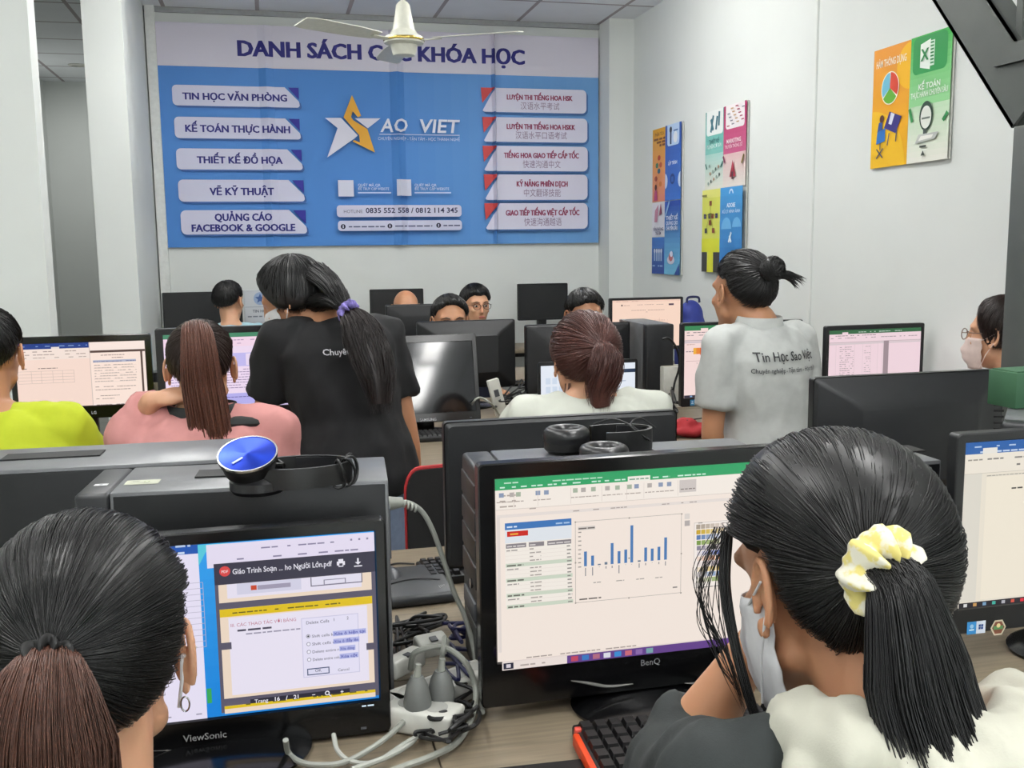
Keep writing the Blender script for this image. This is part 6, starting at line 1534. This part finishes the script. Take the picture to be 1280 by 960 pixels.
for i in range(420):
    rd = random.Random(i); a = rd.uniform(0,6.28); b = rd.uniform(-1,1); q = math.sqrt(1-b*b)
    e1 = Vector((math.cos(a)*q, math.sin(a)*q, b)); e2 = e1.orthogonal().normalized()
    hm.tube([bc+(e1*math.cos(t)+e2*math.sin(t))*Vector((1,1,1)).length/1.732*(0.036+rd.uniform(-.003,.004)) for t in np.linspace(0,2.2,8)], 0.0013)
hm.grid([[bc+Vector((math.cos(a)*math.cos(e),math.sin(a)*math.cos(e),math.sin(e)))*0.034 for a in np.linspace(0,2*math.pi,17)[:-1]] for e in np.linspace(-1.5,1.5,9)])
bundle(hm, [bc+Vector((0.0,0,-0.02)), bc+Vector((0.04,-0.015,-0.02)), bc+Vector((0.07,-0.02,-0.035)), bc+Vector((0.09,-0.02,-0.05))], lambda u: 0.008+0.016*u, 120, 0.0012, (1,1), seed=27, wave=0.006, fray=.7, core=False)
hm.build('hair_bun', HBLACK, po['t'], po['off'])
collar_ring(po, M('light_grey_pique',(0.66,0.67,0.66),0.85), 'collar', 0.068, 0.045, 0.004, -0.022)
print_on(po, 'back_lettering', [('Tin Học Sao Việt',0.040,0.215,0.0,0,0.012),('Chuyên nghiệp - Tận tâm - Học thật',0.020,0.235,0.0,-0.035,0.008)], (0.16,0.16,0.18), (966,448), 2.80)
# ---- masked person behind the post
c = at(1250,420,2.80)
mk = person('person with straight dark hair and a pale mask, half hidden behind the steel post', c, az=30, body_az=30, hs=1.0, top=M('pale_pink_cotton',(0.85,0.78,0.77),0.85), sleeve=0.9, seed=16, sh=0.145, arms={'L': (Vector((-0.03,0.0,-0.25)), Vector((-0.02,0.16,-0.06)), Vector((0,1,0)), Vector((0,0,-1))), 'R': (Vector((0.02,0.02,-0.25)), Vector((-0.10,0.12,-0.06)), Vector((-0.5,1,0)), Vector((0,0,-1)))})
H = mk['H']; hm = HairMesh(); STR = interp([(0,46),(30,36),(50,4),(64,-44),(80,-58),(180,-60)])
H.hair(hm, STR, 0.012, 0.002, seed=8); H.strands(hm, (0,-0.2,0.97), STR, 700, 0.0013, 0.014, seed=18, k=9, over=0.05)
bundle(hm, [H.w(0,-0.085,0.0), H.w(0,-0.105,-0.08), H.w(0,-0.11,-0.17), H.w(0,-0.11,-0.26)], lambda u: 0.07-0.01*u, 500, 0.0013, (1,.45), seed=28)
hm.build('hair', HDKBR, mk['t'], mk['off']); H.mask(mk['t'], mk['off'], M('pale_pink_mask',(0.82,0.74,0.71),0.8)); H.glasses(mk['t'], mk['off'], M('thin_metal_frame',(0.5,0.42,0.38),0.3,0.8))
# ---- boy in blue at the back
c = at(287,378,6.25)
bo = person('boy in a pale blue t-shirt seen from behind in front of the back wall', c, az=-28, body_az=4, hs=0.98, top=M('pale_blue_cotton',(0.62,0.76,0.80),0.85,bump=0.1,bscale=800), sleeve=0.9, seed=18, sh=0.16, voxel=0.009)
H = bo['H']; hm = HairMesh(); H.hair(hm, SHORT, 0.014, 0.006, seed=9); H.strands(hm, (0,-0.4,0.9), SHORT, 400, 0.0022, 0.016, seed=19, k=7); hm.build('hair', HBLACK, bo['t'], bo['off'])
# ---- people facing the camera
def facing(label, px, Y, az, hs, top, bald=False, specs=None, fringe=False, seed=0, pitch=0, skin=SKIN, sh=0.155):
    c = at(*px, Y); B8 = rotm(180); lap = {q: (B8@Vector((x*0.012,-0.03,-0.25)), B8@Vector((-x*0.05,0.16,-0.09)), B8@Vector((0,1,0)), Vector((0,0,-1))) for q, x in (('L',-1),('R',1))}
    p = person(label, c, az=az, body_az=180, arms=lap, pitch=pitch, hs=hs, top=top, sleeve=0.9, seed=seed, skin=skin, voxel=0.007, sh=sh)
    H = p['H']; H.face(p['t'], p['off'])
    if not bald:
        bd = interp([(0,40),(20,38),(38,28),(58,22),(72,0),(84,6),(100,8),(112,-22),(180,-40)]) if not fringe else interp([(0,22),(25,26),(40,20),(58,8),(72,-4),(84,4),(100,8),(112,-22),(180,-40)])
        hm = HairMesh(); H.hair(hm, bd, 0.017 if fringe else 0.013, 0.006, seed=seed); H.strands(hm, (0.15,-0.3,0.9), bd, 600, 0.0018, 0.020 if fringe else 0.015, seed=seed+30, k=8, over=0.06); hm.build('hair', HBLACK, p['t'], p['off'])
    if specs: H.glasses(p['t'], p['off'], specs)
    return p
facing('person with cropped black hair and glasses, eyes just above the turned away monitor', (563,404), 4.80, 178, 1.05, M('dark_blue_cotton',(0.14,0.16,0.24),0.85), specs=M('dark_metal_frame',(0.16,0.14,0.13),0.3,0.6), seed=20, skin=SKIN2)
facing('person in white with round glasses and a black fringe, near the back wall', (595,383), 6.2, 190, 1.04, WHT, specs=M('dark_metal_frame',(0.16,0.14,0.13),0.3,0.6), fringe=True, seed=21)
facing('bald person whose forehead shows above the turned away monitor in the back', (508,387), 6.2, 186, 1.04, WHT, bald=True, seed=22, skin=SKIN2, sh=0.14)
facing('person with thick black hair facing the camera, behind the red brown haired head', (731,397), 4.85, 182, 1.10, M('grey_cotton',(0.4,0.41,0.43),0.85), seed=23, pitch=-14, skin=SKIN2)
